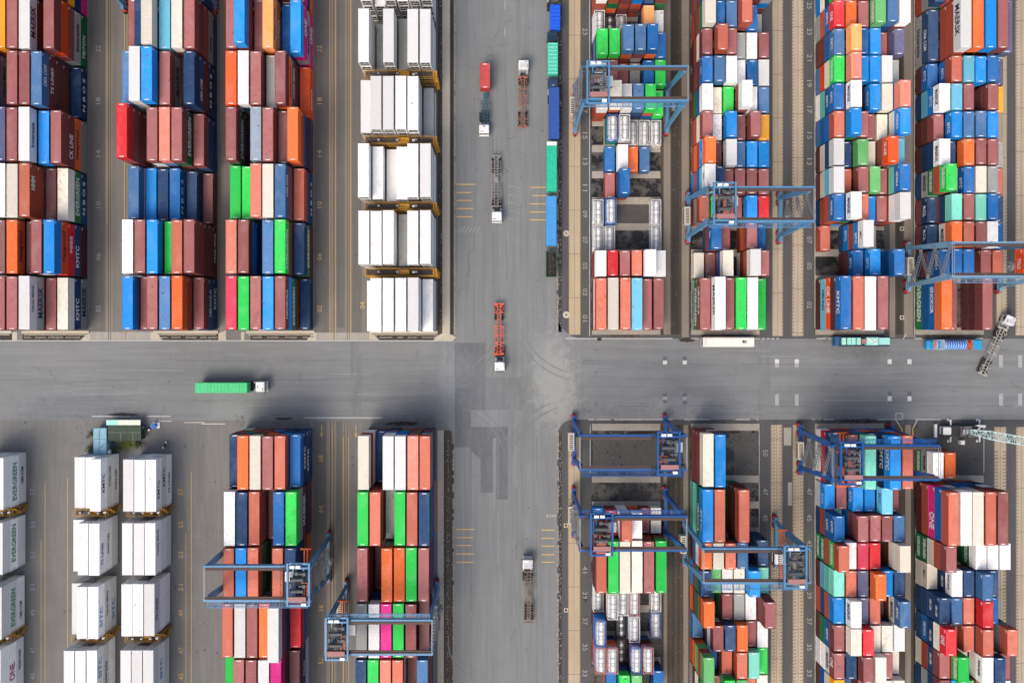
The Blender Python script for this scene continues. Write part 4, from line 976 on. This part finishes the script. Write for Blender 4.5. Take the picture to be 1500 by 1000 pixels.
def gantry(px,py,label,mat,tx,cabside=1,stairside=1,spr=6.1,sz=15.5,plate=-1,house=-1,walk=-1,load=None,wt=None):
    e=empty('gantry_crane',(X(px),Y(py),0)); tag(e,label,'crane','rubber tyred gantry cranes over the container stacks')
    def part(key,fn,m_,loc=(0,0,0),rz=0,par=None,flip=False,nm=None):
        o=link(nm or key.split('#')[0],cmesh(key,fn,[m_]),par or e,loc,(0,0,rz)); omat(o,m_); return o
    for s in (-1,1):
        g=part('girder',g_girder,mat,(0,s*GY,0))
        rl=MB(); rl.box(-SPN-.3,SPN+.3,-s*.22-.1,-s*.22+.1,HG+.002,HG+.12); rl.box(-SPN-.3,SPN+.3,-s*.55-.18,-s*.55+.18,HG-.3,HG-.02) 
        k='trolley_rail#%d'%s; cmesh(k,lambda:rl,[brown_rail]); link('trolley_rail',_cm[k],g)
    for sx in (-1,1):
        sl=part('sill_beam',g_sill,mat,(sx*SPN,0,0))
        for sy in (-1,1):
            part('leg',g_leg,mat,(sx*SPN,sy*GY,0),0 if sy>0 else pi)
            bo=part('bogie',g_bogie,dark_steel,(sx*SPN,sy*4.75,0))
            for q in (-1,1):
                wv=part('wheel',g_wheel,black_rubber,(0,q*1.0,0),0,bo); part('hub',g_hub,red_hub,(0,0,0),0,wv)
    part('walkway',g_walk,mat,(0,walk*(GY+.45),0),0 if walk<0 else pi); part('handrail',g_rail,mat,(0,walk*(GY+.45),0),0 if walk<0 else pi)
    part('stairway',g_stair,tread_steel,(stairside*SPN,0,0),0 if stairside>0 else pi)
    hz=part('power_house',g_house,simple('cream_house',(.55,.50,.42),.6) if 'ph' not in _cm else _cm['ph'],(house*(SPN+.9),0,0)); 
    _cm['ph']=hz.material_slots[0].material
    part('louvre',g_louver,dark_steel,(0,0,0),0,hz)
    if house!=stairside or True: part('cable_reel',g_reel,galv,(-house*(SPN),0,0),0 if -house>0 else pi)
    t=part('trolley',g_trolley,mat,(tx,0,0)); wt=wt or mat
    part('platform',g_platform,dark_steel,(0,0,0),0,t); part('hoist_drum',g_drum,machinery_grey,(0,0,0),0,t)
    part('machinery_cover',g_plate,pinkplate,(0,0,0),0 if plate<0 else pi,t); [part('control_box',g_boxes,white_paint,q,0,t) for q in ((-1.2,4.02,0),(.1,4.02,0),(1.3,-4.1,0))]
    cb=part('cab',g_cab,white_paint,(tx+cabside*2.6,1.0,0)); part('cab_window',g_cabwin,glass,(0,0,0),0,cb)
    # end ties between the two girders
    for sx in (-1,1):
        tie=MB(); tie.bar((sx*(SPN+.5),-GY,HG-.2),(sx*(SPN+.5),GY,HG-.2),.10); tie.bar((sx*(SPN+.5),-GY,HG+.6),(sx*(SPN+.5),GY,HG+.6),.07)
        tie.build('end_tie',galv,e)
    sp=part('spreader#%.1f'%spr,g_spreader(spr),orange_paint,(tx,0,sz)); part('headblock',g_head,dark_steel,(0,0,0),0,sp)
    cbm=MB()
    for x in (-.9,.9):
        for y in (-1.2,1.2): cbm.cyl((tx+x,y,sz+.9),(tx+x,y,HG+.9),.03,5,cap=False)
    cbm.build('hoist_cable',dark_steel,e)
    return e
gantry(908,163,'light blue gantry crane over the block right of the avenue, above the crossroad',crane_light,-8.1,1,-1,6.1,16)
gantry(1072,320,'light blue gantry crane over second block past avenue, its trolley near the left legs',crane_light,-8.1,1,1,6.1,16)
gantry(1391,392,'pale blue gantry crane at the right edge lifting a red-orange container',crane_pale,.55+10.7-2.4,1,-1,6.1,15.6)
gantry(906,643,'deep blue gantry crane straddling the empty bay just below the crossroad',crane_deep,7.6,1,1,6.1,16,house=-1)
gantry(906,748,'deep blue gantry crane directly below the one at the empty bay',crane_deep,-7.0,1,-1,6.1,16,walk=1)
gantry(1066.5,790,'light blue gantry crane over second block past avenue below the crossroad',crane_light,8.2,-1,1,12.2,14)
gantry(1234.5,656,'deep blue gantry crane over the mint container just below the crossroad on the right',crane_deep,-7.8,1,-1,12.2,17,walk=1)
gantry(417.5,813,'light blue gantry crane over rust and azure containers in the lower left',crane_light,9.1,-1,1,12.2,15.5)
gantry(575,883,'light blue gantry crane over the magenta container at bottom left centre',crane_light,-9.0,1,1,12.2,15.5,walk=1)
gantry(252,-16,'light blue gantry crane at the top edge, only its lower legs in view',crane_light,0,1,1,12.2,16)
dry_container((X(1391)+.55+10.7-2.4,Y(392),12.75),20,'O','red-orange short container hanging under the crane spreader at the right edge','containers off the stacks','TOLO',-1)
# ------------------------------------------------------------------ trucks
def wheel_mesh(r=.5,wd=.28):
    return MB().cyl((-wd/2,0,r),(wd/2,0,r),r,16)
_wm=wheel_mesh().mesh('wheel',[black_rubber]); _hm=MB().cyl((-.16,0,.5),(.16,0,.5),.22,10).mesh('rim',[grey_steel])
def wheels(par,ys,x=1.0,double=True):
    for y in ys:
        for s in (-1,1):
            for dx in ((0,-.3) if double else (0,)):
                o=link('wheel',_wm,par,(s*(x+dx),y,0)); 
                if dx==0: link('rim',_hm,o)
def bevel_box(mb,x0,x1,y0,y1,z0,z1,b=.12):
    pts=[(x0+b,y0),(x1-b,y0),(x1,y0+b),(x1,y1-b),(x1-b,y1),(x0+b,y1),(x0,y1-b),(x0,y0+b)]
    n=len(mb.v); c=((x0+x1)/2,(y0+y1)/2)
    lv=[(z0,0),(z1-b,0),(z1,b)]
    for z,ins in lv:
        for (x,y) in pts: mb.v.append((x+(ins if x<c[0] else -ins),y+(ins if y<c[1] else -ins),z))
    for k in range(2):
        for i in range(8): j=(i+1)%8; mb.f.append((n+k*8+i,n+k*8+j,n+(k+1)*8+j,n+(k+1)*8+i)); mb.m.append(0)
    mb.f.append(tuple(n+16+i for i in range(8))); mb.m.append(0); mb.f.append(tuple(n+i for i in reversed(range(8)))); mb.m.append(0)
    return mb
def tractor(px,py,rz,label,cabmat=white_paint,visor=True,group='tractor units on the roads'):
    """cab front at local +y; origin under the middle"""
    e=empty('truck',(X(px),Y(py),0),rz); tag(e,label,'truck',group)
    bevel_box(MB(),-1.22,1.22,.9,3.0,.9,3.0,.16).build('cab',cabmat,e)
    MB().box(-1.1,1.1,2.99,3.03,1.9,2.75).build('windscreen',glass,e)
    MB().box(-1.05,1.05,3.03,3.25,2.62,2.72).build('sun_visor',dark_steel,e)
    if int(px)%2==0:
        wd_=MB(); wd_.v+=[(-.95,1.0,3.0),(.95,1.0,3.0),(.95,2.3,3.0),(-.95,2.3,3.0),(-.9,1.0,3.55),(.9,1.0,3.55)]; wd_.f+=[(3,2,1,0),(0,1,5,4),(2,3,4,5),(1,2,5),(3,0,4)]; wd_.m+=[0]*5; wd_.build('roof_deflector',cabmat,e)
    [MB().box(k*1.215,k*1.235,1.7,2.7,1.9,2.6).build('side_window',glass,e) for k in (-1,1)]
    bp=MB(); bp.box(-1.2,1.2,3.02,3.22,.45,.95); bp.build('bumper',white_paint,e)
    for s in (-1,1):
        MB().box(s*.75,s*1.1,3.22,3.26,.65,.85).build('headlight',galv,e)
        mr=MB(); mr.bar((s*1.2,2.8,2.5),(s*1.5,2.95,2.5),.05); mr.box(s*1.42,s*1.58,2.85,2.97,2.0,2.6); mr.build('mirror',dark_steel,e)
    MB().box(-.3,.3,1.2,1.5,3.0,3.05).build('roof_hatch',grey_steel,e); MB().box(.2,.95,2.5,2.62,3.0,3.05).build('marker_light',dark_steel,e)
    ch=MB()
    for s in (-1,1): ch.box(s*.38,s*.5,-2.9,.9,.75,1.0)
    for y in (-2.6,-1.6,-.4,.5): ch.box(-.38,.38,y-.08,y+.08,.78,.97)
    ch.build('frame',dark_steel,e)
    tk=MB(); tk.cyl((-.95,-.3,.75),(-.95,.7,.75),.3,12); tk.build('fuel_tank',galv,e)
    ab=MB(); ab.box(.6,1.15,.1,.75,.6,1.5); ab.box(-1.1,-.6,.45,.8,1.0,1.9); ab.box(-.4,.4,.55,.85,1.0,2.2); ab.build('air_tank',galv,e)
    MB().cyl((0,-1.6,1.0),(0,-1.6,1.12),.5,14).build('fifth_wheel',dark_steel,e)
    fd=MB()
    for s in (-1,1): fd.box(s*.7,s*1.22,-2.6,-.7,1.08,1.14)
    fd.build('mudguard',black_rubber,e)
    wheels(e,(-1.9,-.9)); wheels(e,(2.1,),1.02,False)
    return e
def chassis(px,py,rz,label,mat,L=13.2,style='ladder',group='skeletal container trailers on the roads'):
    """front (gooseneck) at +y; origin middle"""
    e=empty('skeletal_trailer',(X(px),Y(py),0),rz); tag(e,label,'trailer',group); h=L/2
    fr=MB()
    for s in (-1,1):
        fr.box(s*.36,s*.50,-h,h,1.12,1.38)
    n=16
    for i in range(n+1): y=-h+.1+i*(L-.2)/n; fr.box(-.35,.35,y-.06,y+.06,1.16,1.34)
    fr.build('frame',mat,e)
    ob=MB()
    if style=='ladder':
        for (a,b_) in ((-h+1.4,-h+5.0),(1.0,h-1.2)):
            for s in (-1,1): ob.box(s*1.08,s*1.18,a,b_,1.15,1.33)
            k=6
            for i in range(k+1): y=a+i*(b_-a)/k; ob.box(-1.1,-.5,y-.05,y+.05,1.17,1.31); ob.box(.5,1.1,y-.05,y+.05,1.17,1.31)
        ob.box(-.5,.5,-1.0,.4,1.385,1.42)
    else:
        for y in (-h+.3,-h+2.2,-.6,1.6,h-3,h-.4):
            ob.box(-1.2,-.5,y-.12,y+.12,1.15,1.37); ob.box(.5,1.2,y-.12,y+.12,1.15,1.37)
        for y in (-h+1.2,.5,h-1.6):
            for s in (-1,1): ob.bar((s*.5,y-.9,1.27),(s*1.15,y,1.27),.1); ob.bar((s*.5,y+.9,1.27),(s*1.15,y,1.27),.1)
        for s in (-1,1): ob.box(s*1.1,s*1.16,-.6,h-3,1.18,1.3)
    ob.build('outrigger',mat,e)
    eb=MB(); eb.box(-1.22,1.22,-h-.02,-h+.22,1.1,1.4); eb.box(-.8,-.55,-h-.02,-h+.8,1.39,1.42); eb.box(.55,.8,-h-.02,-h+.8,1.39,1.42); eb.build('rear_bolster',mat,e)
    fb=MB(); fb.box(-1.22,1.22,h-.3,h,1.1,1.42); fb.build('front_bolster',mat,e)
    for s in (-1,1): MB().box(s*.6,s*.75,h-3.6,h-3.4,.1,1.1).build('landing_leg',dark_steel,e)
    wheels(e,(-h+1.0,-h+2.3,-h+3.6))
    return e
brown_ch=simple('brown_trailer_paint',(.30,.12,.085),.7,var=.5); grey_ch=simple('grey_trailer_steel',(.27,.25,.23),.6,var=.5); red_ch=simple('red_orange_trailer_paint',(.72,.10,.04),.55)
teal_ch=simple('teal_trailer_paint',(.02,.10,.13),.6); pale_ch=simple('pale_trailer_steel',(.40,.38,.34),.6,var=.5)
M_=5.946
# red container truck heading south
chassis(711.5,145,pi,'dark teal skeletal trailer under the red container on the upper avenue',teal_ch,13.0)
tractor(709.5,182,pi,'white tractor unit pulling the red container down the upper avenue')
dry_container((X(711),Y(119),1.43),20,'v','red short container riding on the truck in the upper avenue','containers off the stacks','',1)
# brown trailer heading north
chassis(765.5,152,0,'rusty brown empty trailer behind a white cab on the upper avenue',brown_ch,12.6,'cross')
tractor(766.5,112,0,'white tractor unit heading up the avenue with an empty brown trailer')
chassis(727,267,pi,'grey empty ladder trailer on the avenue behind a south-facing cab',grey_ch,12.6)
tractor(728,308,pi,'white tractor unit hauling the grey ladder trailer down the avenue')
chassis(731,482,pi,'bright red-orange empty trailer entering the crossroad',red_ch,12.6,'cross')
tractor(732,524,pi,'white tractor unit at the crossroad hauling the red-orange trailer')
chassis(774.5,871,0,'grey-brown empty ladder trailer on the lower avenue',simple('grey_brown_trailer',(.20,.13,.10),.7,var=.5),12.6)
tractor(772.5,832,0,'white tractor unit heading up the lower avenue with a ladder trailer')
# green tarpaulin trailer on the crossroad, heading east
tractor(375,565,-pi/2,'white tractor unit on the crossroad pulling the green covered trailer')
def box_trailer(px,py,rz,L,label,mat,style='box',H=3.7,mat2=None,wd=1.24,name='box_trailer'):
    e=empty(name,(X(px),Y(py),0),rz); tag(e,label,'trailer','trucks and trailers parked or driving on the roads'); h=L/2
    b=MB()
    if style=='tarp':
        bevel_box(b,-wd,wd,-h,h,1.2,H,.10)
    elif style=='open':
        b.box(-wd,wd,-h,h,1.1,1.25)
        for s in (-1,1): b.box(s*wd,s*(wd-.09),-h,h,1.25,H)
        b.box(-wd+.09,wd-.09,h-.09,h,1.25,H); b.box(-wd+.09,wd-.09,-h,-h+.09,1.25,H)
    else: bevel_box(b,-wd,wd,-h,h,1.2,H,.06)
    b.build('body',mat,e)
    if style in('tarp','box'):
        r=MB(); n=max(4,int(L/.9))
        for i in range(n+1):
            y=-h+.25+i*(L-.5)/n; r.cyl((-wd+.12,y,H+.0),(wd-.12,y,H+.0),.055,6)
        r.build('roof_bow',mat2 or mat,e)
    if style=='open':
        l=MB(); nx,ny=8,24
        hs=[[H-.75+random.uniform(-.15,.3)+.45*sin(pi*i/nx) for j in range(ny+1)] for i in range(nx+1)]
        for i in range(nx):
            for j in range(ny):
                f=lambda a,c:(-wd+.1+(2*wd-.2)*a/nx,-h+.1+(L-.2)*c/ny,hs[a][c]); l.quad([f(i,j),f(i+1,j),f(i+1,j+1),f(i,j+1)])
        l.build('load',mat2 or dark_gutter,e)
    u=MB(); u.box(-.5,.5,-h+.2,h-.2,.8,1.1); u.build('under_frame',dark_steel,e)
    wheels(e,(-h+1.0,-h+2.2,-h+3.4)[:3 if L>7 else 2]); 
    if L>7: MB().box(-.9,.9,h-3,h-2.8,.15,1.05).build('landing_leg',dark_steel,e)
    return e
P=lambda c:PM[c][1]
gt=box_trailer(332.5,566,-pi/2,12.6,'bright green covered trailer on the crossroad',simple('green_tarp_bright',(.06,.55,.22),.5,var=.4,sc_=.8),'tarp',3.9)
# parked along the right kerb of the upper avenue
tractor(808,4,0,'green cab of a truck parked at the top of the avenue',simple('green_cab',(.06,.42,.12),.5))
box_trailer(812,33,0,6.0,'vivid blue tipper body parked by the right kerb near the top',simple('vivid_blue',(.006,.11,.75),.45,var=.4),'tarp',3.4,mat2=simple('dark_blue',(.004,.03,.25),.5))
tractor(808,72,0,'dark navy cab parked ahead of the mint striped trailer',simple('navy_cab',(.015,.04,.075),.5))
box_trailer(808.5,93,0,7.6,'mint green striped tarpaulin trailer parked by the right kerb',simple('mint_tarp',(.06,.52,.38),.55,var=.3),'tarp',3.6,mat2=simple('mint_ridge',(.42,.78,.66),.6))
tractor(809,139,0,'dark navy cab squeezed between the mint trailer and blue trailer',simple('navy_cab2',(.02,.04,.11),.5))
box_trailer(810.5,171,0,12.4,'royal blue flat-roofed trailer parked by the right kerb',simple('royal_blue',(.025,.085,.36),.5,var=.5),'box',3.3)
box_trailer(807,251,0,11.0,'creased green tarpaulin trailer parked by the right kerb',tarp_green,'tarp',3.5)
MB().box(-1.2,1.2,-.5,.5,3.2,3.4).build('headboard',white_paint,bpy.data.objects['box_trailer.004'],(0,5.95,0))
box_trailer(806.5,326,0,12.0,'sky blue flat-roofed trailer, lowest closed one parked by the right kerb',simple('sky_blue',(.055,.30,.66),.5,var=.45),'box',3.3)
box_trailer(806.5,388,0,6.2,'open dark green trailer full of black material by the kerb',simple('dark_green_side',(.02,.12,.06),.6),'open',2.9)
# angled tractor and trailer at right
tractor(1464.5,480,R(-22)+0,'white long-nosed tractor unit parked askew by the rightmost block')
chassis(1449,514,R(-24),'pale grey empty trailer standing diagonally into the crossroad',pale_ch,12.6,'cross')
# buses and lorries along the upper side of the crossroad
def bus(px,py,L,label,mat,winmat=glass):
    e=empty('bus',(X(px),Y(py),0),pi/2); tag(e,label,'bus'); h=L/2
    bevel_box(MB(),-1.18,1.18,-h,h,.5,3.1,.22).build('body',mat,e)
    w_=MB()
    for s in (-1,1):
        for i in range(7): y=-h+.9+i*(L-1.6)/7; w_.box(s*1.165,s*1.19,y,y+(L-1.6)/7-.25,1.6,2.4)
    w_.box(-1,1,h-.01,h+.015,1.5,2.5); w_.build('window',winmat,e)
    a=MB(); a.box(-.35,.35,-h+2.0,-h+3.0,3.1,3.22); a.build('roof_hatch',galv,e)
    a=MB(); a.cyl((.1,-h+2.8,3.22),(.1,-h+2.8,3.3),.28,10); a.build('roof_fan',dark_steel,e)
    r=MB(); r.box(-1.0,1.0,h-.75,h-.68,3.08,3.115); r.box(-1.0,1.0,h-.45,h-.38,3.05,3.11); r.build('roof_rib',grey_steel,e)
    wheels(e,(-h+2.4,h-2.2),1.02,False); return e
bus(1062.5,500.5,12.5,'long white bus parked on the upper side of the crossroad',simple('bus_cream',(.78,.76,.70),.4,dk=.1))
e=empty('service_truck',(X(1260),Y(499.5),0),pi/2); tag(e,'dark lorry with mint green roof panels parked by the crossroad','truck')
MB().box(-1.25,1.25,-6.3,6.1,.9,1.9).build('body',simple('dark_navy_body',(.012,.03,.06),.5),e)
mint=simple('mint_panel',(.36,.74,.66),.5)
for (a,b_,wd,z) in ((-6.0,-3.2,.85,2.6),(-3.1,-.2,.95,2.9),(1.1,3.3,.85,2.7),(3.4,5.6,.85,2.6)): MB().box(-wd,wd,a,b_,1.9,z).build('roof_panel',mint,e)
for (x,y) in ((-.4,-2.4),(.4,-2.2),(0,-1.2),(.45,-.9)): MB().box(x-.22,x+.22,y-.3,y+.3,2.9,3.15).build('roof_box',white_paint,e)
MB().box(-.6,.6,-.1,.9,1.9,3.0).build('engine_box',pinkplate,e); bevel_box(MB(),-1.2,1.2,6.15,7.2,.7,2.6,.15).build('cab',simple('teal_blue_cab',(.02,.09,.22),.5),e)
for y in (-3.15,2.3,4.6): MB().box(-.95,.95,y-.04,y+.04,2.61,2.93).build('panel_rib',dark_steel,e)
wheels(e,(-4.5,-3.3,4.5),1.02)
e=empty('tanker_truck',(X(1389.5),Y(504.5),0),-pi/2); tag(e,'azure truck carrying a ribbed blue and white cylinder by the crossroad','truck')
az=simple('azure_cab',(.02,.30,.58),.45)
bevel_box(MB(),-1.2,1.2,4.3,6.6,.8,2.9,.18).build('cab',az,e); MB().box(-1,1,6.59,6.62,1.8,2.6).build('windscreen',glass,e)
MB().box(-1.2,1.2,-6.5,4.2,.9,1.2).build('flatbed',az,e); bevel_box(MB(),-1.15,1.15,-6.6,-5.3,1.2,2.5,.3).build('rear_tank',az,e)
cy=MB().cyl((0,-2.6,2.3),(0,2.5,2.3),1.08,22).build('cylinder',simple('blue_cylinder',(.035,.16,.55),.3,dk=.05),e,smooth=False)
for i in range(9): y=-2.4+i*.58; MB().cyl((0,y-.09,2.3),(0,y+.09,2.3),1.12,22).build('rib',simple('pale_blue_rib',(.42,.58,.82),.35) if i==0 else bpy.data.materials['pale_blue_rib'],cy)
fr=MB()
for y in (-2.75,-4.6): fr.cyl((0,y,2.2),(0,y+.1,2.2),1.15,22)
for s in (-1,1): fr.box(s*1.05,s*1.15,-4.6,-2.7,2.9,3.0); fr.box(s*1.05,s*1.15,-4.6,-2.7,1.3,1.4)
fr.build('pale_frame',simple('pale_frame',(.6,.68,.8),.4),e)
ob=MB()
for y0,y1 in ((-5.3,-4.65),(2.6,4.1)):
    ob.bar((-1.0,y0,2.9),(1.0,y1,2.9),.13); ob.bar((1.0,y0,2.95),(-1.0,y1,2.95),.13)
ob.box(-1.2,1.2,3.9,4.02,1.2,3.05); ob.build('cross_brace',orange_paint,e)
wheels(e,(-5,-3.8,4.9),1.02)
# ------------------------------------------------------------------ mobile crane with lattice boom
e=empty('mobile_crane',(X(1408),Y(630),0),R(-90)); tag(e,'mobile crane with white cab and pale mint lattice boom at the right edge','crane')
car=MB(); car.box(-1.3,1.3,-5.2,4.4,.9,1.4)
for y in (-3.5,-2,-.5,1,2.5): car.box(-1.5,1.5,y-.06,y+.06,1.4,1.5)
car.build('carrier',dark_steel,e)
bevel_box(MB(),-1.15,.75,-5.9,-3.9,.9,2.7,.2).build('cab',white_paint,e); MB().box(-1,.6,-5.93,-5.89,1.7,2.4).build('windscreen',glass,e)
MB().box(-1.6,1.6,-7.1,-6.5,.5,1.0).build('front_counterweight',white_paint,e)
sup=MB(); sup.box(-1.2,1.2,-1.4,2.6,1.55,2.1); sup.box(-1.3,-.7,-1.0,2.4,2.1,2.9); sup.box(.6,1.3,.0,2.4,2.1,3.0); sup.build('upper_deck',simple('crane_grey',(.12,.12,.12),.6),e)
for x,y in ((-1.3,3.3),(-.9,2.0)): MB().box(x-.3,x+.3,y-1.2,y+.9,2.2,2.9).build('white_box',white_paint,e)
dr=MB()
for y in (-.9,-.1,.7): dr.cyl((-.6,y,2.6),(.55,y,2.6),.32,12)
dr.build('winch_drum',galv,e)
for y in (-3.2,3.9):
    for s in (-1,1):
        o=MB(); o.box(s*1.3,s*2.7,y-.15,y+.15,.8,1.05); o.box(s*2.5,s*2.7,y-.1,y+.1,.1,.8); o.box(s*2.3,s*2.9,y-.3,y+.3,.0,.1); o.build('outrigger',white_paint,e)
bm=MB(); a=Vector((0,.6,2.8)); d=Vector((.17,1,.42)).normalized(); Lb=30; sd=Vector((1,-.17,0)).normalized(); up=sd.cross(d).normalized()
def bp(t,i,j): 
    k=.45+.55*min(1,t/4); return a+d*t+sd*(i*.95*k)+up*(j*.8*k)
N=30
for i in (-1,1):
    for j in (-1,1):
        for q in (0,4,Lb): pass
        bm.bar(bp(0,i,j),bp(4,i,j),.16); bm.bar(bp(4,i,j),bp(Lb,i,j),.16)
for k in range(N):
    t0,t1=k*Lb/N,(k+1)*Lb/N; s=1 if k%2 else -1
    for j in (-1,1): bm.bar(bp(t0,-s,j),bp(t1,s,j),.09); bm.bar(bp(t0,-1,j),bp(t0,1,j),.08)
    for i in (-1,1): bm.bar(bp(t0,i,-s),bp(t1,i,s),.08)
bm.build('lattice_boom',simple('pale_mint_boom',(.55,.72,.70),.5,dk=.1),e)
wheels(e,(-4.4,-3.0,1.8,3.2),1.1)
MB().box(X(1403),X(1409),Y(650),Y(644),0,1.2).build('crate',white_paint); tag(bpy.data.objects['crate'],'small white crate on the ground below the mobile crane','crate')
# ------------------------------------------------------------------ the little site office with plants
e=empty('site_office',(X(155),Y(643),0)); tag(e,'pale blue container office standing upright beside the green shed','cabin')
bl=simple('pale_blue_roof',(.22,.42,.54),.5,var=.5,sc_=1.2)
w_=MB(); w_.box(-1.5,1.5,-3.2,3.0,.1,2.6); w_.build('wall',simple('office_wall',(.30,.42,.46),.6),e)
r=MB(); bevel_box(r,-1.6,1.6,-3.3,3.1,2.6,2.78,.06)
r.build('roof',bl,e)
s=MB()
for a,b_ in (((-1.4,.4),(1.4,.5)),((-.2,-3.0),(-.1,2.8)),((.1,-1.8),(1.3,-.5)),((-.9,1.2),(.3,1.4))): s.bar((a[0],a[1],2.80),(b_[0],b_[1],2.80),.07,.05)
s.build('roof_seam',dark_steel,e)
for y in (-2.8,1.2): MB().box(1.65,2.2,y-.4,y+.4,1.6,2.3).build('air_conditioner',white_paint,e)
MB().box(-1.2,1.2,-3.24,-3.2,.2,2.1).build('door',simple('blue_door',(.02,.10,.25),.5),e)
e=empty('shed',(X(189),Y(632),0)); tag(e,'dark green flat shed with a white and mint awning beside office','shed')
w_=MB(); w_.box(-4.0,3.9,-1.7,1.7,.1,2.3); w_.build('wall',simple('shed_wall',(.05,.07,.05),.7),e)
for i in range(10): x=-4.1+i*.82; MB().box(x,x+.78,-1.9,1.75,2.3,2.36).build('roof_sheet',simple('dark_green_sheet',(.028,.052,.034),.6) if i==0 else bpy.data.materials['dark_green_sheet'],e)
b=MB(); b.box(-4,4,.08,.18,2.37,2.43); b.box(-.9,-.78,-1.8,.08,2.37,2.43); b.box(2.1,2.22,-1.8,.08,2.37,2.43); b.build('roof_batten',simple('pale_batten',(.2,.28,.18),.6),e)
for (a,b_,mm) in ((-4.4,-1.6,mint),(-1.59,3.9,simple('cream_awning',(.72,.74,.62),.6))): MB().box(a,b_,1.9,3.15,2.2,2.32).build('awning',mm,e)
for x in (-4.3,-1,2,3.8): MB().box(x-.05,x+.05,3.0,3.1,0,2.2).build('post',galv,e)
e=empty('water_barrel',(X(227.5),Y(623),0)); tag(e,'round blue water barrel on a white plate at right of shed','barrel')
MB().box(-.4,1.2,-.6,.8,.01,.25).build('plate',white_paint,e); MB().cyl((0,0,.25),(0,0,1.3),.62,20).build('drum',simple('blue_plastic',(.02,.20,.62),.4),e); MB().cyl((0,0,1.301),(0,0,1.34),.42,16).build('lid',simple('darker_blue',(.01,.12,.45),.4),e)
def motorbike(px,py,rz,label):
    e=empty('motorbike',(X(px),Y(py),0),rz); tag(e,label,'motorbike')
    for y in (-.65,.65):
        o=MB().cyl((-.06,y,.3),(.06,y,.3),.3,14).build('wheel',black_rubber,e); MB().cyl((-.07,y,.3),(.07,y,.3),.12,8).build('rim',galv,e)
    MB().bar((0,-.5,.5),(0,.55,.65),.22,.25).build('body',dark_steel,e); MB().box(-.15,.15,-.7,.05,.72,.82).build('seat',black_rubber,e)
    h_=MB(); h_.bar((-.38,.5,1.0),(.38,.5,1.0),.05); h_.bar((0,.65,.35),(0,.5,1.0),.07); h_.build('handlebar',galv,e)
    MB().box(-.2,.2,.55,.75,.7,1.0).build('headlight',white_paint,e); MB().box(-.22,.22,-1.0,-.7,.7,1.05).build('luggage_box',white_paint,e)
motorbike(244,650,R(-30),'white and black motorbike parked on the lower left yard')
motorbike(216,627,R(70),'dark motorbike parked against the right end of the shed')
def shrub(px,py,r,h,mats,label,n=260):
    e=empty('shrub',(X(px),Y(py),0)); tag(e,label,'shrub','shrubs and potted plants around the site office')
    st=MB()
    for i in range(7):
        a=2*pi*i/7+random.random(); st.bar((0,0,0),(r*.6*cos(a),r*.6*sin(a),h*.8),.06)
    st.build('stem',twig,e)
    lf=MB()
    cl=[(random.uniform(-1,1)*r*.7,random.uniform(-1,1)*r*.6,random.uniform(.35,1)*h) for _ in range(8)]
    for i in range(n):
        c=random.choice(cl); p=Vector((c[0]+random.gauss(0,r*.22),c[1]+random.gauss(0,r*.22),max(.1,c[2]+random.gauss(0,h*.15))))
        u=Vector((random.uniform(-1,1),random.uniform(-1,1),random.uniform(-.5,.5))).normalized(); v=u.cross(Vector((random.uniform(-.5,.5),random.uniform(-.5,.5),1))).normalized(); s=random.uniform(.08,.2)
        lf.quad([p-u*s,p+v*s*.5,p+u*s,p-v*s*.5])
    lf.build('foliage',mats,e)
shrub(136,636,1.3,1.6,leaf,'dark shrub at upper left of the pale blue office')
shrub(136,655,1.4,1.5,leaf,'dark shrub at lower left of the pale blue office')
shrub(183,649,1.9,1.2,leaf_y,'yellow-green shrub below the dark green shed',420)
shrub(195,649,1.4,1.1,leaf_y,'smaller yellow-green shrub at right below the shed',300)
shrub(174,655,1.4,1.2,leaf,'dark green shrub between the office and yellow-green shrub')
shrub(206,650,1.3,1.2,leaf,'dark green shrub at the right end below the shed')
